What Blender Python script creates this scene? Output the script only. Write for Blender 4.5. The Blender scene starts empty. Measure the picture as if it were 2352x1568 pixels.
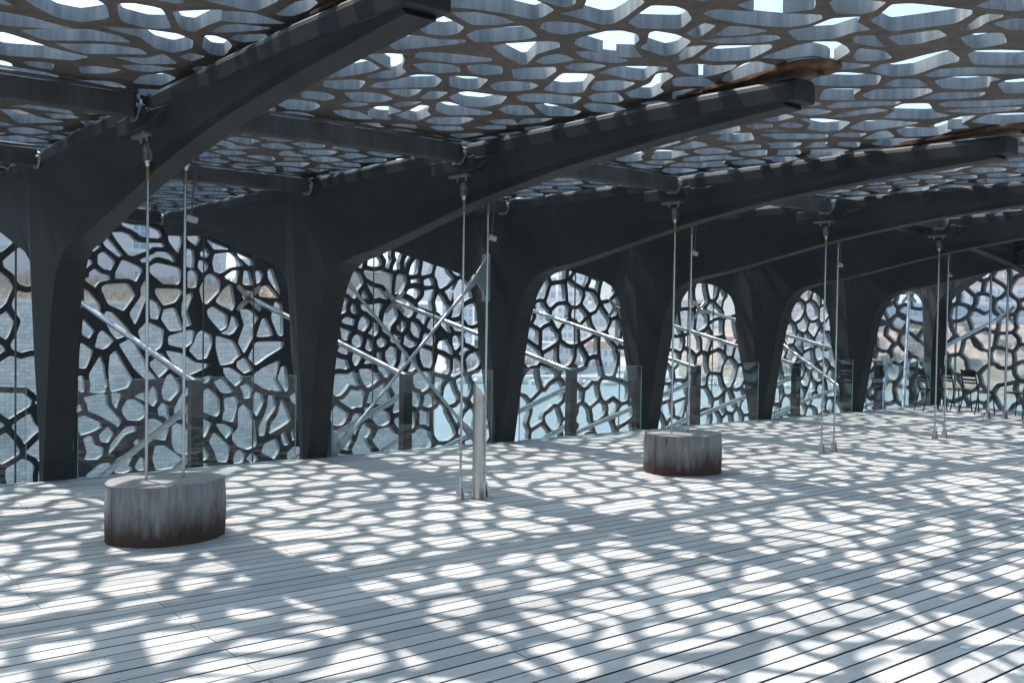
import bpy, bmesh, math, random
import numpy as np
from mathutils import Vector, Matrix
from mathutils.geometry import delaunay_2d_cdt
R = math.radians
scene = bpy.context.scene
col = scene.collection
rnd = random.Random(7)
HAZE_D = 0.0006

# ------------------------------------------------------------------ camera
F_PX, YAW, PITCH, ROLL = 2226.62/2352, 0.671139, -0.0227596, 0.0141248
cam_d = bpy.data.cameras.new('camera'); cam = bpy.data.objects.new('camera', cam_d); col.objects.link(cam)
fw = Vector((math.sin(YAW)*math.cos(PITCH), math.cos(YAW)*math.cos(PITCH), math.sin(PITCH)))
rt = Vector((math.cos(YAW), -math.sin(YAW), 0)); up = rt.cross(fw)
c_, s_ = math.cos(ROLL), math.sin(ROLL)
rt2 = rt*c_+up*s_; up2 = -rt*s_+up*c_
cam.matrix_world = Matrix(((rt2.x, up2.x, -fw.x, 0), (rt2.y, up2.y, -fw.y, 0), (rt2.z, up2.z, -fw.z, 1.75), (0, 0, 0, 1)))
cam_d.sensor_width = 36; cam_d.lens = 36*F_PX; cam_d.clip_start = .05; cam_d.clip_end = 6000
scene.camera = cam

# ------------------------------------------------------------------ sky, sun, exposure
SUN = Vector((-0.10, 0.53, 1.0)).normalized()
el = math.asin(SUN.z); az = math.atan2(SUN.x, SUN.y)
world = bpy.data.worlds.new('World'); scene.world = world; world.use_nodes = True
nt = world.node_tree; bg = nt.nodes['Background']
sky = nt.nodes.new('ShaderNodeTexSky'); sky.sky_type = 'NISHITA'; sky.sun_disc = False
sky.sun_elevation = el; sky.sun_rotation = az; sky.air_density = 1.0; sky.dust_density = 3.0; sky.ozone_density = 1.5
tint = nt.nodes.new('ShaderNodeMix'); tint.data_type = 'RGBA'; tint.blend_type = 'MULTIPLY'; tint.inputs[0].default_value = 1; tint.inputs[7].default_value = (.80, 1.03, 1.05, 1)
nt.links.new(sky.outputs[0], tint.inputs[6]); nt.links.new(tint.outputs[2], bg.inputs[0]); bg.inputs[1].default_value = 0.15
sun_d = bpy.data.lights.new('sun', 'SUN'); sun_d.energy = 2.7; sun_d.angle = R(.95); sun_d.color = (1, .94, .89)
sun = bpy.data.objects.new('sun', sun_d); col.objects.link(sun)
sun.rotation_euler = SUN.to_track_quat('Z', 'Y').to_euler()
scene.view_settings.view_transform = 'Standard'; scene.view_settings.look = 'None'
scene.view_settings.exposure = 1.35; scene.view_settings.gamma = 1
scene.render.engine = 'CYCLES'
scene.cycles.max_bounces = 8; scene.cycles.diffuse_bounces = 3; scene.cycles.glossy_bounces = 3
scene.cycles.transparent_max_bounces = 16; scene.cycles.transmission_bounces = 6
scene.cycles.sample_clamp_indirect = 6; scene.cycles.caustics_reflective = False

# ------------------------------------------------------------------ materials
def mat(name, base=(.5, .5, .5), rough=.7, metal=0.0):
    m = bpy.data.materials.new(name); m.use_nodes = True
    b = m.node_tree.nodes['Principled BSDF']
    b.inputs['Base Color'].default_value = (*base, 1); b.inputs['Roughness'].default_value = rough
    b.inputs['Metallic'].default_value = metal
    return m, m.node_tree, b
def N(t, kind, **kw):
    n = t.nodes.new(kind)
    for k, v in kw.items():
        if k in n.inputs.keys(): n.inputs[k].default_value = v
        else: setattr(n, k, v)
    return n
def ramp(t, fac, stops):
    r = t.nodes.new('ShaderNodeValToRGB'); e = r.color_ramp.elements
    while len(e) < len(stops): e.new(.5)
    for i, (p, c) in enumerate(stops):
        e[i].position = p; e[i].color = (*c, 1) if len(c) == 3 else c
    t.links.new(fac, r.inputs[0]); return r
def coords(t, scale=(1, 1, 1), kind='Object'):
    tc = t.nodes.new('ShaderNodeTexCoord'); mp = t.nodes.new('ShaderNodeMapping')
    mp.inputs['Scale'].default_value = scale; t.links.new(tc.outputs[kind], mp.inputs[0]); return mp.outputs[0]
def mixc(t, fac, a, b, mode='MIX'):
    m = t.nodes.new('ShaderNodeMix'); m.data_type = 'RGBA'; m.blend_type = mode
    for s, v in ((0, fac), (6, a), (7, b)):
        if hasattr(v, 'links') or hasattr(v, 'is_output'): t.links.new(v, m.inputs[s])
        elif s == 0: m.inputs[0].default_value = v
        else: m.inputs[s].default_value = (*v, 1)
    return m.outputs[2]
def bump(t, b, h, strength=.3, dist=.01):
    n = t.nodes.new('ShaderNodeBump'); n.inputs['Strength'].default_value = strength; n.inputs['Distance'].default_value = dist
    t.links.new(h, n.inputs['Height']); t.links.new(n.outputs[0], b.inputs['Normal'])

def concrete(name, c0, c1, rough=.75, pores=.55, streak=True, sk=.7):
    m, t, b = mat(name, c0, rough)
    co = coords(t)
    n1 = N(t, 'ShaderNodeTexNoise', Scale=1.6, Detail=8.0, Roughness=.65); t.links.new(co, n1.inputs[0])
    r1 = ramp(t, n1.outputs[0], [(.3, c0), (.7, c1)])
    # long drip stains
    co2 = coords(t, (9, 9, .8)); n2 = N(t, 'ShaderNodeTexNoise', Scale=1.4, Detail=6.0, Roughness=.7); t.links.new(co2, n2.inputs[0])
    r2 = ramp(t, n2.outputs[0], [(.38, (.55, .55, .55)), (.62, (1.15, 1.15, 1.15))])
    cc = mixc(t, sk if streak else .2, r1.outputs[0], r2.outputs[0], 'MULTIPLY')
    # air holes in the cast face
    v = N(t, 'ShaderNodeTexVoronoi', Scale=38.0); t.links.new(co, v.inputs[0])
    n3 = N(t, 'ShaderNodeTexNoise', Scale=3.0, Detail=2.0); t.links.new(co, n3.inputs[0])
    ad = N(t, 'ShaderNodeMath', operation='MULTIPLY'); ad.inputs[1].default_value = .26
    t.links.new(n3.outputs[0], ad.inputs[0])
    lt = N(t, 'ShaderNodeMath', operation='LESS_THAN'); t.links.new(v.outputs['Distance'], lt.inputs[0]); t.links.new(ad.outputs[0], lt.inputs[1])
    pm = N(t, 'ShaderNodeMath', operation='MULTIPLY'); pm.inputs[1].default_value = pores; t.links.new(lt.outputs[0], pm.inputs[0])
    cc = mixc(t, pm.outputs[0], cc, tuple(x*.3 for x in c0))
    t.links.new(cc, b.inputs['Base Color'])
    n4 = N(t, 'ShaderNodeTexNoise', Scale=60.0, Detail=4.0); t.links.new(co, n4.inputs[0])
    bump(t, b, n4.outputs[0], .25, .004)
    b.inputs['Specular IOR Level'].default_value = .3
    return m
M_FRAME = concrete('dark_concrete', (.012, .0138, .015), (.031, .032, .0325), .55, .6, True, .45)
M_ROOF = [concrete('lattice_shaded_face_concrete', (.085, .07, .06), (.15, .125, .108), .7, .3), concrete('lattice_lit_rim_concrete', (.20, .215, .22), (.32, .325, .325), .7, .5)]  # one concrete: underside shade painted into the faces, daylight into the opening walls
M_MESH = [concrete('screen_shaded_face_concrete', (.045, .05, .052), (.075, .08, .083), .6, .4), concrete('screen_lit_rim_concrete', (.22, .23, .23), (.31, .315, .31), .7, .4)]  # same concrete twice: faces coloured darker for shade, rims paler for sun
M_XBEAM = concrete('cross_beam_paint', (.05, .05, .05), (.075, .073, .07), .6, .2)

def metal(name, base, rough, stain=None, sc=30):
    m, t, b = mat(name, base, rough, 1)
    co = coords(t, (1, 1, .35)); n = N(t, 'ShaderNodeTexNoise', Scale=float(sc), Detail=5.0); t.links.new(co, n.inputs[0])
    r = ramp(t, n.outputs[0], [(.3, tuple(x*.9 for x in base)), (.65, base)] if not stain else [(.5, base), (.68, stain)])
    t.links.new(r.outputs[0], b.inputs['Base Color'])
    r2 = ramp(t, n.outputs[0], [(.3, (rough*.95,)*3), (.7, (min(1, rough*1.15),)*3)]); t.links.new(r2.outputs[0], b.inputs['Roughness'])
    return m
M_STEEL = metal('stainless_steel', (.46, .47, .48), .24, None, 4)
M_STEELR = metal('stained_steel', (.5, .49, .48), .3, (.36, .29, .23), 7)
M_GALV = metal('galvanised_steel', (.42, .44, .46), .45)
M_RUST, t, b = mat('rusty_steel', (.12, .06, .03), .7, .5)
n = N(t, 'ShaderNodeTexNoise', Scale=9.0, Detail=7.0); t.links.new(coords(t), n.inputs[0])
t.links.new(ramp(t, n.outputs[0], [(.3, (.03, .018, .012)), (.55, (.14, .065, .03)), (.75, (.22, .15, .1))]).outputs[0], b.inputs['Base Color'])
M_BRASS = metal('bronze_sleeve', (.32, .2, .09), .45)
M_TIE = metal('dull_steel', (.16, .14, .13), .5)
M_BLACK, t, b = mat('dark_bronze_paint', (.018, .015, .013), .38)
b.inputs['Metallic'].default_value = .4
M_RUBBER, _, _ = mat('black_rubber', (.02, .02, .02), .7)
M_WHITE, _, _ = mat('white_plastic', (.62, .63, .64), .4)

# weathered decking: every board its own tone, grain along the board
M_DECK, t, b = mat('weathered_decking', (.4, .4, .4), .72)
at = N(t, 'ShaderNodeAttribute'); at.attribute_name = 'tone'
co = coords(t, (.9, 14, 14)); n1 = N(t, 'ShaderNodeTexNoise', Scale=2.4, Detail=9.0, Roughness=.7, Distortion=.25)
cx = N(t, 'ShaderNodeVectorMath', operation='ADD'); t.links.new(co, cx.inputs[0]); 
sc_ = N(t, 'ShaderNodeVectorMath', operation='SCALE'); t.links.new(at.outputs['Color'], sc_.inputs[0]); sc_.inputs['Scale'].default_value = 57.0
t.links.new(sc_.outputs[0], cx.inputs[1]); t.links.new(cx.outputs[0], n1.inputs[0])
g1 = ramp(t, n1.outputs[0], [(.25, (.39, .385, .375)), (.5, (.49, .48, .465)), (.78, (.57, .56, .545))])
tn = ramp(t, at.outputs['Fac'], [(0, (.78, .79, .80)), (1, (1.1, 1.09, 1.08))])
cc = mixc(t, 1.0, g1.outputs[0], tn.outputs[0], 'MULTIPLY')
n2 = N(t, 'ShaderNodeTexNoise', Scale=.8, Detail=5.0); t.links.new(coords(t), n2.inputs[0])
cc = mixc(t, .35, cc, ramp(t, n2.outputs[0], [(.3, (.7, .7, .72)), (.7, (1.15, 1.15, 1.13))]).outputs[0], 'MULTIPLY')
# knots
vk = N(t, 'ShaderNodeTexVoronoi', Scale=1.0); t.links.new(coords(t, (1.1, 6.5, 1)), vk.inputs[0])
kr = ramp(t, vk.outputs['Distance'], [(.02, (.35, .33, .32)), (.07, (1, 1, 1))]); cc = mixc(t, .6, cc, kr.outputs[0], 'MULTIPLY')
t.links.new(cc, b.inputs['Base Color']); bump(t, b, n1.outputs[0], .25, .003)
b.inputs['Specular IOR Level'].default_value = .3
M_GAP, _, _ = mat('deck_substructure', (.012, .013, .015), .9)
M_SCREW, _, _ = mat('deck_screw', (.05, .05, .05), .5, .6)

# glass
M_GLASS = bpy.data.materials.new('balustrade_glass'); M_GLASS.use_nodes = True; t = M_GLASS.node_tree; t.nodes.clear()
o_ = N(t, 'ShaderNodeOutputMaterial'); mx = N(t, 'ShaderNodeMixShader'); tr = N(t, 'ShaderNodeBsdfTransparent'); gl = N(t, 'ShaderNodeBsdfGlossy', Roughness=.0)
tr.inputs[0].default_value = (.80, .90, .90, 1); gl.inputs[0].default_value = (.95, 1, 1, 1)
fr = N(t, 'ShaderNodeFresnel', IOR=1.62)
gn = N(t, 'ShaderNodeTexNoise', Scale=1.0, Detail=1.0); t.links.new(coords(t, (1.2, 1, .7)), gn.inputs[0])
gb = N(t, 'ShaderNodeBump', Strength=.12, Distance=.02); t.links.new(gn.outputs[0], gb.inputs['Height']); t.links.new(gb.outputs[0], gl.inputs['Normal'])
t.links.new(fr.outputs[0], mx.inputs[0]); t.links.new(tr.outputs[0], mx.inputs[1]); t.links.new(gl.outputs[0], mx.inputs[2]); t.links.new(mx.outputs[0], o_.inputs[0])
M_GEDGE, t, b = mat('glass_edge', (.35, .55, .52), .15)
b.inputs['Transmission Weight'].default_value = .3

# log wood
def wood(name, rings):
    m, t, b = mat(name, (.2, .15, .13), .75)
    if rings:
        w = N(t, 'ShaderNodeTexWave', Scale=16.0, Distortion=3.0, Detail=4.0); w.wave_type = 'RINGS'; w.rings_direction = 'Z'
        w.inputs['Detail Scale'].default_value = 1.2
        t.links.new(coords(t, (1, 1.35, 1)), w.inputs[0])
        c = ramp(t, w.outputs[1], [(.2, (.2, .19, .185)), (.8, (.33, .32, .31))]).outputs[0]
        n = N(t, 'ShaderNodeTexNoise', Scale=5.0, Detail=5.0); t.links.new(coords(t), n.inputs[0])
        c = mixc(t, .7, c, ramp(t, n.outputs[0], [(.3, (.6, .6, .62)), (.7, (1.2, 1.2, 1.2))]).outputs[0], 'MULTIPLY')
        t.links.new(c, b.inputs['Base Color']); bump(t, b, w.outputs[1], .3, .004)
    else:
        n = N(t, 'ShaderNodeTexNoise', Scale=3.0, Detail=10.0, Roughness=.75); t.links.new(coords(t, (7, 7, .55)), n.inputs[0])
        c = ramp(t, n.outputs[0], [(.25, (.07, .058, .052)), (.42, (.19, .175, .168)), (.62, (.30, .288, .285)), (.8, (.42, .41, .41))]).outputs[0]
        # damp, rusty foot with an uneven upper edge
        sx = N(t, 'ShaderNodeSeparateXYZ'); tc = t.nodes.new('ShaderNodeTexCoord'); t.links.new(tc.outputs['Object'], sx.inputs[0])
        n2 = N(t, 'ShaderNodeTexNoise', Scale=2.2, Detail=6.0, Roughness=.7); t.links.new(coords(t, (3.2, 3.2, .8)), n2.inputs[0])
        a = N(t, 'ShaderNodeMath', operation='MULTIPLY_ADD'); t.links.new(n2.outputs[0], a.inputs[0]); a.inputs[1].default_value = -.75; t.links.new(sx.outputs[2], a.inputs[2])
        st = ramp(t, a.outputs[0], [(0, (1, 1, 1)), (.22, (0, 0, 0))])
        a.inputs[1].default_value = -.5
        ad2 = N(t, 'ShaderNodeMath', operation='ADD'); t.links.new(a.outputs[0], ad2.inputs[0]); ad2.inputs[1].default_value = .16
        t.links.new(ad2.outputs[0], st.inputs[0])
        c = mixc(t, st.outputs[0], c, (.055, .022, .014))
        v = N(t, 'ShaderNodeTexVoronoi', Scale=1.0); t.links.new(coords(t, (9, 9, 2.2)), v.inputs[0])
        c = mixc(t, .8, c, ramp(t, v.outputs['Distance'], [(.04, (.25, .2, .2)), (.14, (1, 1, 1))]).outputs[0], 'MULTIPLY')
        t.links.new(c, b.inputs['Base Color']); bump(t, b, n.outputs[0], .5, .01)
    return m
M_BARK, M_RINGS = wood('log_side', False), wood('log_end_grain', True)

# ------------------------------------------------------------------ mesh helpers
def link(name, me, mt=None, parent=None):
    o = bpy.data.objects.new(name, me); col.objects.link(o)
    if mt is not None:
        for m_ in (mt if isinstance(mt, (list, tuple)) else [mt]): me.materials.append(m_)
    if parent is not None: o.parent = parent
    return o
class MB:
    def __init__(s): s.v = []; s.f = []; s.mi = []; s.sm = []
    def add(s, vs, fs, mi=0, smooth=False):
        k = len(s.v); s.v += [tuple(x) for x in vs]; s.f += [tuple(k+i for i in f) for f in fs]; s.mi += [mi]*len(fs); s.sm += [smooth]*len(fs)
    def box(s, x0, x1, y0, y1, z0, z1, mi=0, M=None):
        vs = [Vector(p) for p in ((x0, y0, z0), (x1, y0, z0), (x1, y1, z0), (x0, y1, z0), (x0, y0, z1), (x1, y0, z1), (x1, y1, z1), (x0, y1, z1))]
        if M: vs = [M @ v for v in vs]
        s.add(vs, [(3, 2, 1, 0), (4, 5, 6, 7), (0, 1, 5, 4), (1, 2, 6, 5), (2, 3, 7, 6), (3, 0, 4, 7)], mi)
    def tube(s, pts, r, n=12, mi=0, cap=True):
        pts = [Vector(p) for p in pts]; rr = r if isinstance(r, (list, tuple)) else [r]*len(pts)
        rings = []; pu = None
        for i, p in enumerate(pts):
            d = (pts[min(i+1, len(pts)-1)]-pts[max(i-1, 0)])
            d = d.normalized() if d.length > 1e-9 else Vector((0, 0, 1))
            if pu is None: pu = Vector((1, 0, 0)) if abs(d.x) < .9 else Vector((0, 1, 0))
            a = (pu-d*pu.dot(d)).normalized(); bb = d.cross(a); pu = a
            rings.append([p+(a*math.cos(2*math.pi*k/n)+bb*math.sin(2*math.pi*k/n))*rr[i] for k in range(n)])
        vs = [v for q in rings for v in q]; fs = []
        for i in range(len(pts)-1):
            for k in range(n): fs.append((i*n+k, i*n+(k+1) % n, (i+1)*n+(k+1) % n, (i+1)*n+k))
        s.add(vs, fs, mi, True)
        if cap:
            s.add(rings[0], [tuple(range(n))[::-1]], mi); s.add(rings[-1], [tuple(range(n))], mi)
    def prism(s, poly, h0, h1, axis=2, mi=0, M=None):
        def P(p, h):
            v = {0: Vector((h, p[0], p[1])), 1: Vector((p[0], h, p[1])), 2: Vector((p[0], p[1], h))}[axis]
            return M @ v if M else v
        n = len(poly); vs = [P(p, h0) for p in poly]+[P(p, h1) for p in poly]
        s.add(vs, [tuple(range(n))[::-1], tuple(range(n, 2*n))]+[(i, (i+1) % n, n+(i+1) % n, n+i) for i in range(n)], mi)
    def build(s, name, mt, parent=None, bevel=0, seg=2, fix=True):
        me = bpy.data.meshes.new(name); me.from_pydata(s.v, [], s.f)
        for p, mi, sm in zip(me.polygons, s.mi, s.sm): p.material_index = mi; p.use_smooth = sm
        if fix:
            bm = bmesh.new(); bm.from_mesh(me); bmesh.ops.recalc_face_normals(bm, faces=bm.faces); bm.to_mesh(me); bm.free()
        o = link(name, me, mt, parent)
        if bevel:
            md = o.modifiers.new('bevel', 'BEVEL'); md.width = bevel; md.segments = seg; md.limit_method = 'ANGLE'; md.angle_limit = R(40)
        return o
def empty(name, loc=(0, 0, 0), rz=0):
    o = bpy.data.objects.new(name, None); col.objects.link(o); o.location = loc; o.rotation_euler = (0, 0, rz); o.empty_display_size = .2; return o
def tag(o, label=None, cat=None, group=None, kind=None):
    if label: o['label'] = label
    if cat: o['category'] = cat
    if group: o['group'] = group
    if kind: o['kind'] = kind
    return o
def copy_tree(o, parent=None):
    c = o.copy(); col.objects.link(c)
    if parent is not None: c.parent = parent
    for ch in list(o.children): copy_tree(ch, c)
    return c

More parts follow.
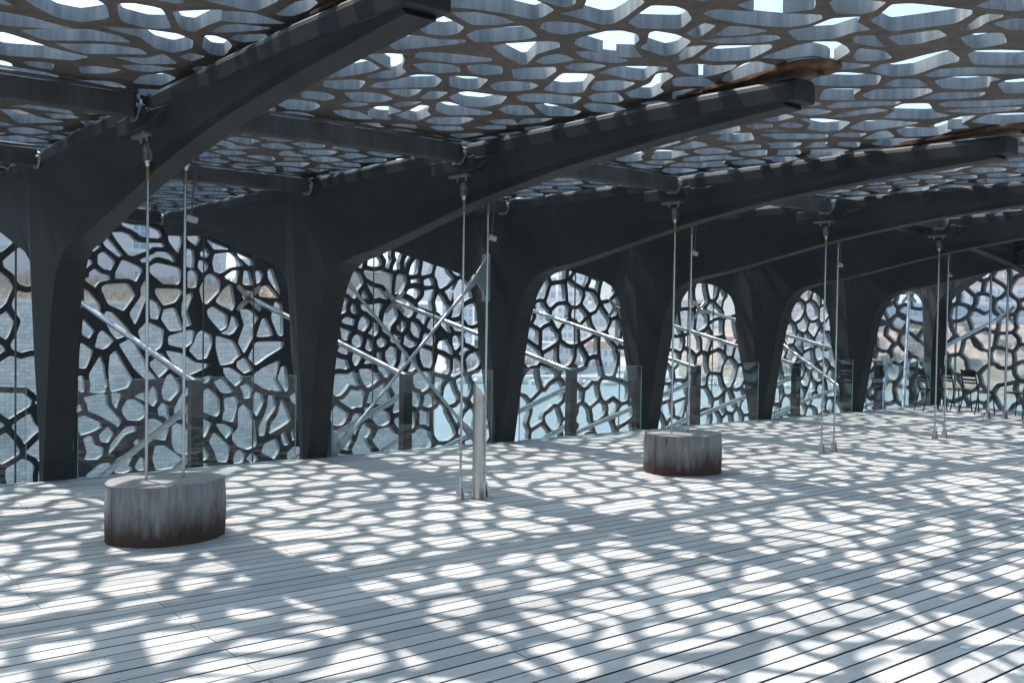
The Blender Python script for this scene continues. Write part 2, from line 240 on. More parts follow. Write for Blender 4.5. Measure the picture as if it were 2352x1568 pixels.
# ------------------------------------------------------------------ lattice patterns
ROOF=[[(2.96,4.38),(2.98,4.44),(3.04,4.47),(3.18,4.39),(3.4,4.33),(3.56,4.32),(3.56,4.25),(3.53,4.13),(3.47,4.1),(3.35,4.07),(3.25,4.08),(2.98,4.25)],[(3.15,4.53),(3.23,4.45),(3.4,4.42),(3.5,4.45),(3.46,4.54),(3.36,4.63),(3.25,4.59)],[(3.09,4.84),(3.06,4.73),(3.05,4.6),(3.24,4.67),(3.34,4.72),(3.38,4.84),(3.35,4.93),(3.24,4.96)],[(3.45,4.82),(3.45,4.7),(3.6,4.46),(3.78,4.57),(3.77,4.67),(3.59,4.91),(3.52,4.87)],[(3.7,4.42),(3.65,4.33),(3.69,4.28),(3.8,4.22),(3.96,4.24),(3.91,4.33),(3.89,4.42),(3.83,4.45)],[(3.35,4.04),(3.53,4.05),(3.56,4.02),(3.54,3.96),(3.47,3.89),(3.32,3.97)],[(3.62,4.14),(3.66,4.0),(3.54,3.83),(3.69,3.68),(3.81,3.7),(3.92,3.97),(3.95,4.09),(3.92,4.13),(3.67,4.13)],[(4.01,4.0),(3.96,3.88),(3.9,3.72),(4.0,3.65),(4.1,3.66),(4.23,3.74),(4.32,3.9),(4.13,4.04)],[(4.44,4.32),(4.4,4.22),(4.26,4.07),(4.26,4.03),(4.39,4.0),(4.56,4.03),(4.7,4.27),(4.69,4.35),(4.57,4.34)],[(4.08,4.54),(4.02,4.45),(4.02,4.38),(4.04,4.22),(4.1,4.16),(4.21,4.15),(4.3,4.22),(4.37,4.34),(4.54,4.45),(4.59,4.48),(4.46,4.58),(4.19,4.56)],[(3.17,5.3),(3.15,5.16),(3.19,5.08),(3.25,5.04),(3.37,5.04),(3.5,4.93),(3.53,4.96),(3.47,5.1),(3.37,5.26),(3.3,5.39)],[(3.73,4.92),(3.74,4.84),(3.88,4.65),(3.92,4.61),(3.97,4.59),(4.04,4.66),(4.03,4.77),(4.03,4.88),(4.14,5.11),(4.13,5.13),(3.91,5.04)],[(3.46,5.4),(3.45,5.34),(3.58,5.26),(3.73,5.2),(3.88,5.16),(3.91,5.21),(3.77,5.4),(3.59,5.45),(3.5,5.46)],[(3.58,5.62),(3.64,5.52),(3.78,5.47),(3.85,5.49),(3.92,5.58),(3.82,5.71),(3.73,5.73)],[(3.88,5.41),(3.93,5.31),(4.06,5.28),(4.17,5.42),(4.12,5.53),(4.01,5.53)],[(4.16,5.01),(4.12,4.9),(4.14,4.8),(4.2,4.78),(4.31,4.82),(4.29,4.92),(4.24,5.02)],[(4.2,4.66),(4.24,4.61),(4.41,4.59),(4.59,4.6),(4.57,4.69),(4.41,4.74),(4.29,4.72)],[(4.17,5.28),(4.23,5.17),(4.34,5.05),(4.41,5.12),(4.49,5.33),(4.34,5.47)],[(4.4,5.0),(4.38,4.9),(4.46,4.81),(4.57,4.79),(4.58,4.92),(4.53,5.01)],[(4.68,4.95),(4.65,4.75),(4.83,4.59),(4.91,4.55),(4.95,4.59),(4.92,4.65),(5.05,4.89),(4.94,4.93),(4.79,4.92)],[(4.71,5.58),(4.62,5.39),(4.5,5.13),(4.65,5.02),(4.72,5.06),(4.81,5.22),(4.97,5.45),(4.89,5.57)],[(3.22,5.62),(3.32,5.5),(3.38,5.47),(3.46,5.57),(3.55,5.75),(3.64,5.83),(3.67,6.03),(3.54,6.15),(3.51,6.11),(3.52,5.91),(3.56,5.85),(3.39,5.74)],[(3.29,6.34),(3.25,6.24),(3.21,5.98),(3.23,5.77),(3.3,5.75),(3.45,5.87),(3.45,6.0),(3.38,6.23),(3.3,6.37)],[(3.34,6.44),(3.42,6.37),(3.48,6.27),(3.56,6.26),(3.65,6.5),(3.54,6.6),(3.42,6.61)],[(3.68,6.38),(3.66,6.25),(3.72,6.08),(3.75,5.85),(3.85,5.78),(3.96,5.86),(4.04,6.06),(3.87,6.24),(3.78,6.34)],[(3.95,5.72),(4.09,5.63),(4.2,5.62),(4.32,5.91),(4.26,5.97),(4.12,5.96)],[(4.34,5.76),(4.31,5.64),(4.37,5.54),(4.5,5.49),(4.59,5.52),(4.62,5.66),(4.54,5.8),(4.45,5.84)],[(4.96,5.33),(4.83,5.14),(4.91,5.02),(5.06,4.99),(5.14,5.2),(5.05,5.32)],[(3.63,6.68),(3.73,6.57),(3.85,6.53),(4.01,6.61),(4.0,6.78),(3.83,6.88)],[(3.85,6.4),(3.87,6.31),(4.01,6.2),(4.06,6.36),(4.06,6.47),(3.96,6.46)],[(4.17,6.44),(4.1,6.2),(4.21,6.14),(4.27,6.38),(4.22,6.44)],[(4.32,6.26),(4.29,6.09),(4.32,6.02),(4.53,5.98),(4.63,5.95),(4.74,6.16),(4.72,6.38),(4.58,6.43),(4.42,6.34)],[(4.7,5.89),(4.69,5.78),(4.83,5.67),(5.08,5.58),(5.18,5.8),(4.99,5.9),(4.82,5.99)],[(5.11,5.52),(5.09,5.41),(5.16,5.29),(5.37,5.42),(5.41,5.53),(5.24,5.61)],[(5.23,5.25),(5.21,5.11),(5.16,4.91),(5.0,4.71),(5.02,4.64),(5.11,4.67),(5.21,4.87),(5.29,4.97),(5.4,5.03),(5.49,5.25),(5.37,5.32)],[(3.81,7.04),(3.84,6.92),(3.96,6.9),(3.95,7.02),(3.89,7.12)],[(4.13,6.79),(4.13,6.65),(4.24,6.55),(4.25,6.68),(4.21,6.82)],[(4.52,6.74),(4.36,6.48),(4.41,6.41),(4.66,6.49),(4.89,6.48),(4.92,6.57),(4.7,6.81)],[(4.87,6.34),(4.84,6.18),(4.95,6.1),(5.21,6.3),(5.13,6.42),(4.99,6.42)],[(4.98,6.02),(5.02,5.93),(5.21,5.94),(5.42,5.96),(5.49,6.14),(5.32,6.27)],[(5.29,5.78),(5.27,5.69),(5.44,5.61),(5.63,5.65),(5.62,5.84),(5.49,5.89)],[(3.88,7.32),(3.95,7.22),(4.07,7.23),(4.29,7.39),(4.15,7.51),(3.98,7.43)],[(4.11,7.15),(4.07,6.94),(4.14,6.87),(4.31,6.96),(4.28,7.15),(4.42,7.31),(4.33,7.36),(4.21,7.3)],[(4.36,7.12),(4.35,6.85),(4.31,6.66),(4.37,6.64),(4.45,6.8),(4.57,6.92),(4.62,7.22),(4.45,7.16)],[(4.68,7.16),(4.66,6.97),(4.87,6.78),(4.94,6.8),(4.98,7.07),(4.83,7.2)],[(5.08,6.75),(5.19,6.59),(5.37,6.73),(5.22,6.84)],[(5.37,6.71),(5.26,6.5),(5.43,6.32),(5.46,6.54)],[(4.89,7.37),(4.86,7.29),(5.05,7.15),(5.16,7.26),(5.02,7.42)],[(5.16,7.08),(5.23,6.92),(5.33,6.86),(5.41,6.97),(5.29,7.09)],[(4.43,3.93),(4.38,3.81),(4.36,3.74),(4.43,3.73),(4.54,3.95),(4.53,3.96)],[(4.58,3.83),(4.51,3.68),(4.59,3.63),(4.73,3.6),(4.71,3.7),(4.65,3.79)],[(4.22,3.62),(4.2,3.57),(4.22,3.53),(4.45,3.4),(4.63,3.28),(4.72,3.22),(4.78,3.26),(4.8,3.37),(4.75,3.48),(4.53,3.58),(4.35,3.63)],[(4.24,3.4),(4.24,3.28),(4.27,3.17),(4.42,3.06),(4.53,3.13),(4.59,3.18),(4.53,3.32),(4.41,3.41)],[(4.57,3.05),(4.56,3.01),(4.68,2.92),(4.79,2.87),(4.87,2.99),(4.86,3.05),(4.75,3.13)],[(4.61,3.97),(4.66,3.87),(4.74,3.78),(4.8,3.66),(4.87,3.62),(4.92,3.64),(4.91,3.75),(4.72,3.94)],[(4.85,3.51),(4.84,3.48),(4.88,3.39),(4.83,3.21),(4.91,3.1),(4.97,3.16),(5.16,3.19),(5.13,3.27),(5.16,3.43),(5.03,3.58)],[(5.02,3.08),(4.96,2.98),(4.86,2.86),(4.92,2.79),(5.14,2.69),(5.26,2.64),(5.32,2.67),(5.41,2.8),(5.36,2.94),(5.29,3.12)],[(5.27,3.35),(5.23,3.31),(5.29,3.24),(5.36,3.27),(5.55,3.32),(5.49,3.35),(5.35,3.38)],[(5.38,3.19),(5.43,3.05),(5.47,2.94),(5.61,2.96),(5.64,3.14),(5.6,3.23)],[(5.53,2.82),(5.5,2.75),(5.41,2.65),(5.4,2.61),(5.47,2.57),(5.5,2.59),(5.52,2.68),(5.59,2.77),(5.6,2.84)],[(5.57,2.66),(5.57,2.57),(5.66,2.49),(5.87,2.57),(5.77,2.65)],[(5.21,2.57),(5.18,2.47),(5.24,2.36),(5.43,2.38),(5.46,2.47),(5.27,2.56)],[(5.72,2.91),(5.7,2.83),(5.8,2.72),(6.02,2.8),(6.0,2.97),(5.88,2.96)],[(4.89,4.22),(4.8,4.06),(4.78,3.98),(4.91,3.86),(4.99,3.76),(5.05,3.8),(5.16,4.05),(5.05,4.21),(4.95,4.25)],[(5.19,3.96),(5.16,3.82),(5.13,3.67),(5.15,3.54),(5.24,3.46),(5.37,3.48),(5.49,3.53),(5.64,3.75),(5.53,3.7),(5.38,3.71),(5.33,3.88)],[(4.78,4.36),(4.71,4.21),(4.65,4.13),(4.71,4.03),(4.83,4.26),(4.84,4.39)],[(4.93,4.46),(4.98,4.37),(5.12,4.31),(5.21,4.2),(5.27,4.28),(5.3,4.45),(5.29,4.56),(5.07,4.54)],[(5.49,4.53),(5.38,4.42),(5.23,4.13),(5.25,4.05),(5.48,4.04),(5.45,4.15),(5.48,4.31),(5.54,4.51)],[(5.38,3.9),(5.39,3.82),(5.46,3.74),(5.66,3.88),(5.61,3.93),(5.49,3.96)],[(5.59,3.8),(5.65,3.71),(5.87,3.62),(5.88,3.69),(5.83,3.84),(5.7,3.87)],[(5.61,3.56),(5.48,3.44),(5.63,3.38),(5.81,3.43),(5.82,3.49),(5.72,3.6)],[(6.01,3.68),(5.92,3.55),(5.96,3.49),(5.92,3.24),(5.92,3.11),(6.13,3.15),(6.21,3.2),(6.21,3.3),(6.32,3.56),(6.26,3.67),(6.06,3.68)],[(6.1,3.06),(6.06,3.0),(6.16,2.89),(6.34,2.77),(6.6,2.88),(6.58,2.98),(6.36,3.15)],[(6.39,3.5),(6.32,3.38),(6.39,3.24),(6.72,3.0),(6.89,3.02),(6.65,3.21),(6.47,3.5)],[(6.59,3.54),(6.58,3.41),(6.73,3.25),(6.88,3.23),(6.88,3.31),(7.03,3.39),(6.98,3.52),(6.83,3.61)],[(7.0,3.29),(6.95,3.22),(6.98,3.11),(7.43,3.24),(7.33,3.39)],[(5.99,4.17),(5.84,3.96),(5.92,3.83),(6.18,3.72),(6.38,3.87),(6.3,4.01),(6.05,4.18)],[(6.44,3.85),(6.36,3.7),(6.45,3.61),(6.69,3.66),(6.61,3.78)],[(5.56,4.32),(5.5,4.19),(5.58,4.09),(5.68,4.02),(5.76,4.26),(5.71,4.35)],[(5.19,4.73),(5.19,4.65),(5.29,4.56),(5.54,4.63),(5.57,4.66),(5.34,4.86)],[(5.48,4.99),(5.49,4.85),(5.57,4.78),(5.65,4.73),(5.72,4.91),(5.64,5.14)],[(6.6,4.11),(6.52,3.96),(6.61,3.84),(6.78,3.69),(6.88,3.73),(6.97,3.93),(6.76,4.15)],[(6.49,4.41),(6.23,4.19),(6.42,4.02),(6.54,4.17),(6.69,4.25)],[(5.94,4.27),(5.95,4.2),(6.23,4.32),(6.18,4.39)],[(7.05,3.88),(6.94,3.71),(7.19,3.48),(7.28,3.57),(7.23,3.71)],[(7.3,3.89),(7.28,3.8),(7.46,3.6),(7.6,3.38),(7.81,3.42),(7.62,3.73),(7.43,3.9)],[(6.76,4.52),(6.68,4.38),(6.82,4.21),(7.01,4.05),(7.07,4.13),(6.93,4.35),(6.83,4.52)],[(6.47,4.71),(6.38,4.58),(6.28,4.44),(6.33,4.39),(6.44,4.49),(6.63,4.5),(6.62,4.61)],[(6.71,4.83),(6.7,4.69),(6.75,4.62),(6.92,4.6),(6.95,4.68),(6.93,4.78)],[(7.12,4.73),(7.05,4.55),(7.07,4.3),(7.22,4.28),(7.21,4.41),(7.18,4.63)],[(7.44,4.44),(7.28,4.23),(7.18,4.21),(7.1,4.07),(7.22,3.94),(7.54,4.07),(7.77,4.05),(7.75,4.23),(7.54,4.38)],[(7.58,3.99),(7.58,3.89),(7.8,3.59),(7.87,3.53),(7.93,3.6),(7.85,3.84)],[(8.06,4.37),(7.94,4.14),(7.88,4.0),(7.91,3.91),(8.15,4.16),(8.36,4.18),(8.26,4.37)],[(8.14,4.05),(7.95,3.82),(8.1,3.6),(8.56,3.75),(8.43,3.93)],[(6.61,5.12),(6.54,4.98),(6.51,4.82),(6.71,4.91),(6.87,4.92),(6.92,5.11),(6.9,5.17)],[(6.99,4.93),(7.12,4.81),(7.4,4.73),(7.65,5.0),(7.59,5.12),(7.38,5.13),(7.21,4.97)],[(7.62,4.87),(7.45,4.63),(7.53,4.5),(7.84,4.36),(7.88,4.49),(7.85,4.84)],[(6.68,5.4),(6.61,5.25),(6.76,5.24),(6.74,5.36)],[(6.9,5.42),(6.9,5.31),(7.0,5.24),(7.1,5.32),(7.03,5.46)],[(7.08,5.22),(7.03,5.1),(7.19,5.07),(7.28,5.14),(7.24,5.22)],[(6.8,5.89),(6.7,5.62),(6.83,5.46),(7.03,5.61),(7.05,5.81)],[(7.19,5.98),(7.07,5.79),(7.16,5.59),(7.46,5.78),(7.46,6.01)],[(7.3,5.58),(7.38,5.44),(7.74,5.17),(7.88,5.29),(7.6,5.6)],[(7.83,5.18),(7.76,5.06),(7.95,4.91),(8.07,5.07)],[(8.17,5.07),(7.95,4.79),(7.98,4.73),(8.27,4.83),(8.27,4.98)],[(8.01,4.65),(7.94,4.53),(8.16,4.39),(8.35,4.33),(8.5,4.54),(8.35,4.76)],[(8.46,5.17),(8.29,4.96),(8.36,4.85),(8.6,4.67),(8.66,4.87),(8.68,5.13)],[(1.23,5.89),(1.29,5.74),(1.52,5.64),(1.59,5.71),(1.67,5.93),(1.57,6.12),(1.45,6.12),(1.31,5.99)],[(1.65,5.63),(1.71,5.57),(1.85,5.56),(2.02,5.89),(1.92,5.98),(1.77,5.95),(1.71,5.82)],[(1.93,5.57),(2.01,5.48),(2.12,5.36),(2.19,5.51),(2.16,5.69),(2.15,5.86),(2.09,5.87)],[(1.16,6.23),(1.32,6.23),(1.43,6.27),(1.56,6.3),(1.44,6.4),(1.22,6.51)],[(1.34,6.55),(1.45,6.43),(1.65,6.25),(1.82,6.27),(1.93,6.37),(1.72,6.49),(1.5,6.68)],[(1.69,6.14),(1.82,6.08),(1.91,6.03),(2.09,5.99),(2.21,6.06),(2.27,6.24),(2.22,6.42),(2.1,6.39),(1.95,6.2)],[(2.33,6.17),(2.25,5.91),(2.29,5.88),(2.38,5.92),(2.45,6.02),(2.5,6.28),(2.44,6.3)],[(1.24,6.65),(1.58,6.86),(1.82,6.92),(1.76,7.08),(1.6,7.14),(1.36,7.26)],[(1.58,6.72),(1.72,6.62),(1.83,6.52),(2.02,6.49),(2.1,6.58),(1.96,6.69),(1.77,6.85)],[(2.24,5.82),(2.25,5.63),(2.3,5.55),(2.48,5.49),(2.42,5.6),(2.32,5.73)],[(2.14,5.37),(2.28,5.29),(2.5,5.35),(2.36,5.46),(2.21,5.54)],[(2.39,5.87),(2.39,5.77),(2.51,5.64),(2.56,5.72),(2.48,5.88)],[(2.3,6.5),(2.32,6.37),(2.41,6.38),(2.39,6.55)],[(1.86,7.25),(1.93,7.15),(2.09,7.13),(2.05,7.29),(1.92,7.42)],[(1.97,6.8),(2.15,6.69),(2.19,6.52),(2.34,6.69),(2.16,6.86)],[(2.07,6.99),(2.21,6.87),(2.38,6.84),(2.27,7.05),(2.15,7.08)],[(1.98,5.24),(2.09,5.25),(2.27,5.25),(2.29,5.01),(2.26,4.91),(2.02,5.08)],[(2.4,5.22),(2.39,4.95),(2.43,4.85),(2.47,4.88),(2.49,5.04),(2.47,5.18)],[(2.27,7.19),(2.37,7.02),(2.47,7.1),(2.47,7.4),(2.29,7.47)],[(1.74,9.02),(1.92,8.77),(2.06,8.66),(2.26,8.99),(2.02,8.97)],[(1.72,9.2),(1.85,9.12),(2.06,9.34),(2.28,9.4),(1.98,9.76),(1.82,9.38)],[(2.06,9.11),(2.24,9.02),(2.33,9.13),(2.15,9.3)]]
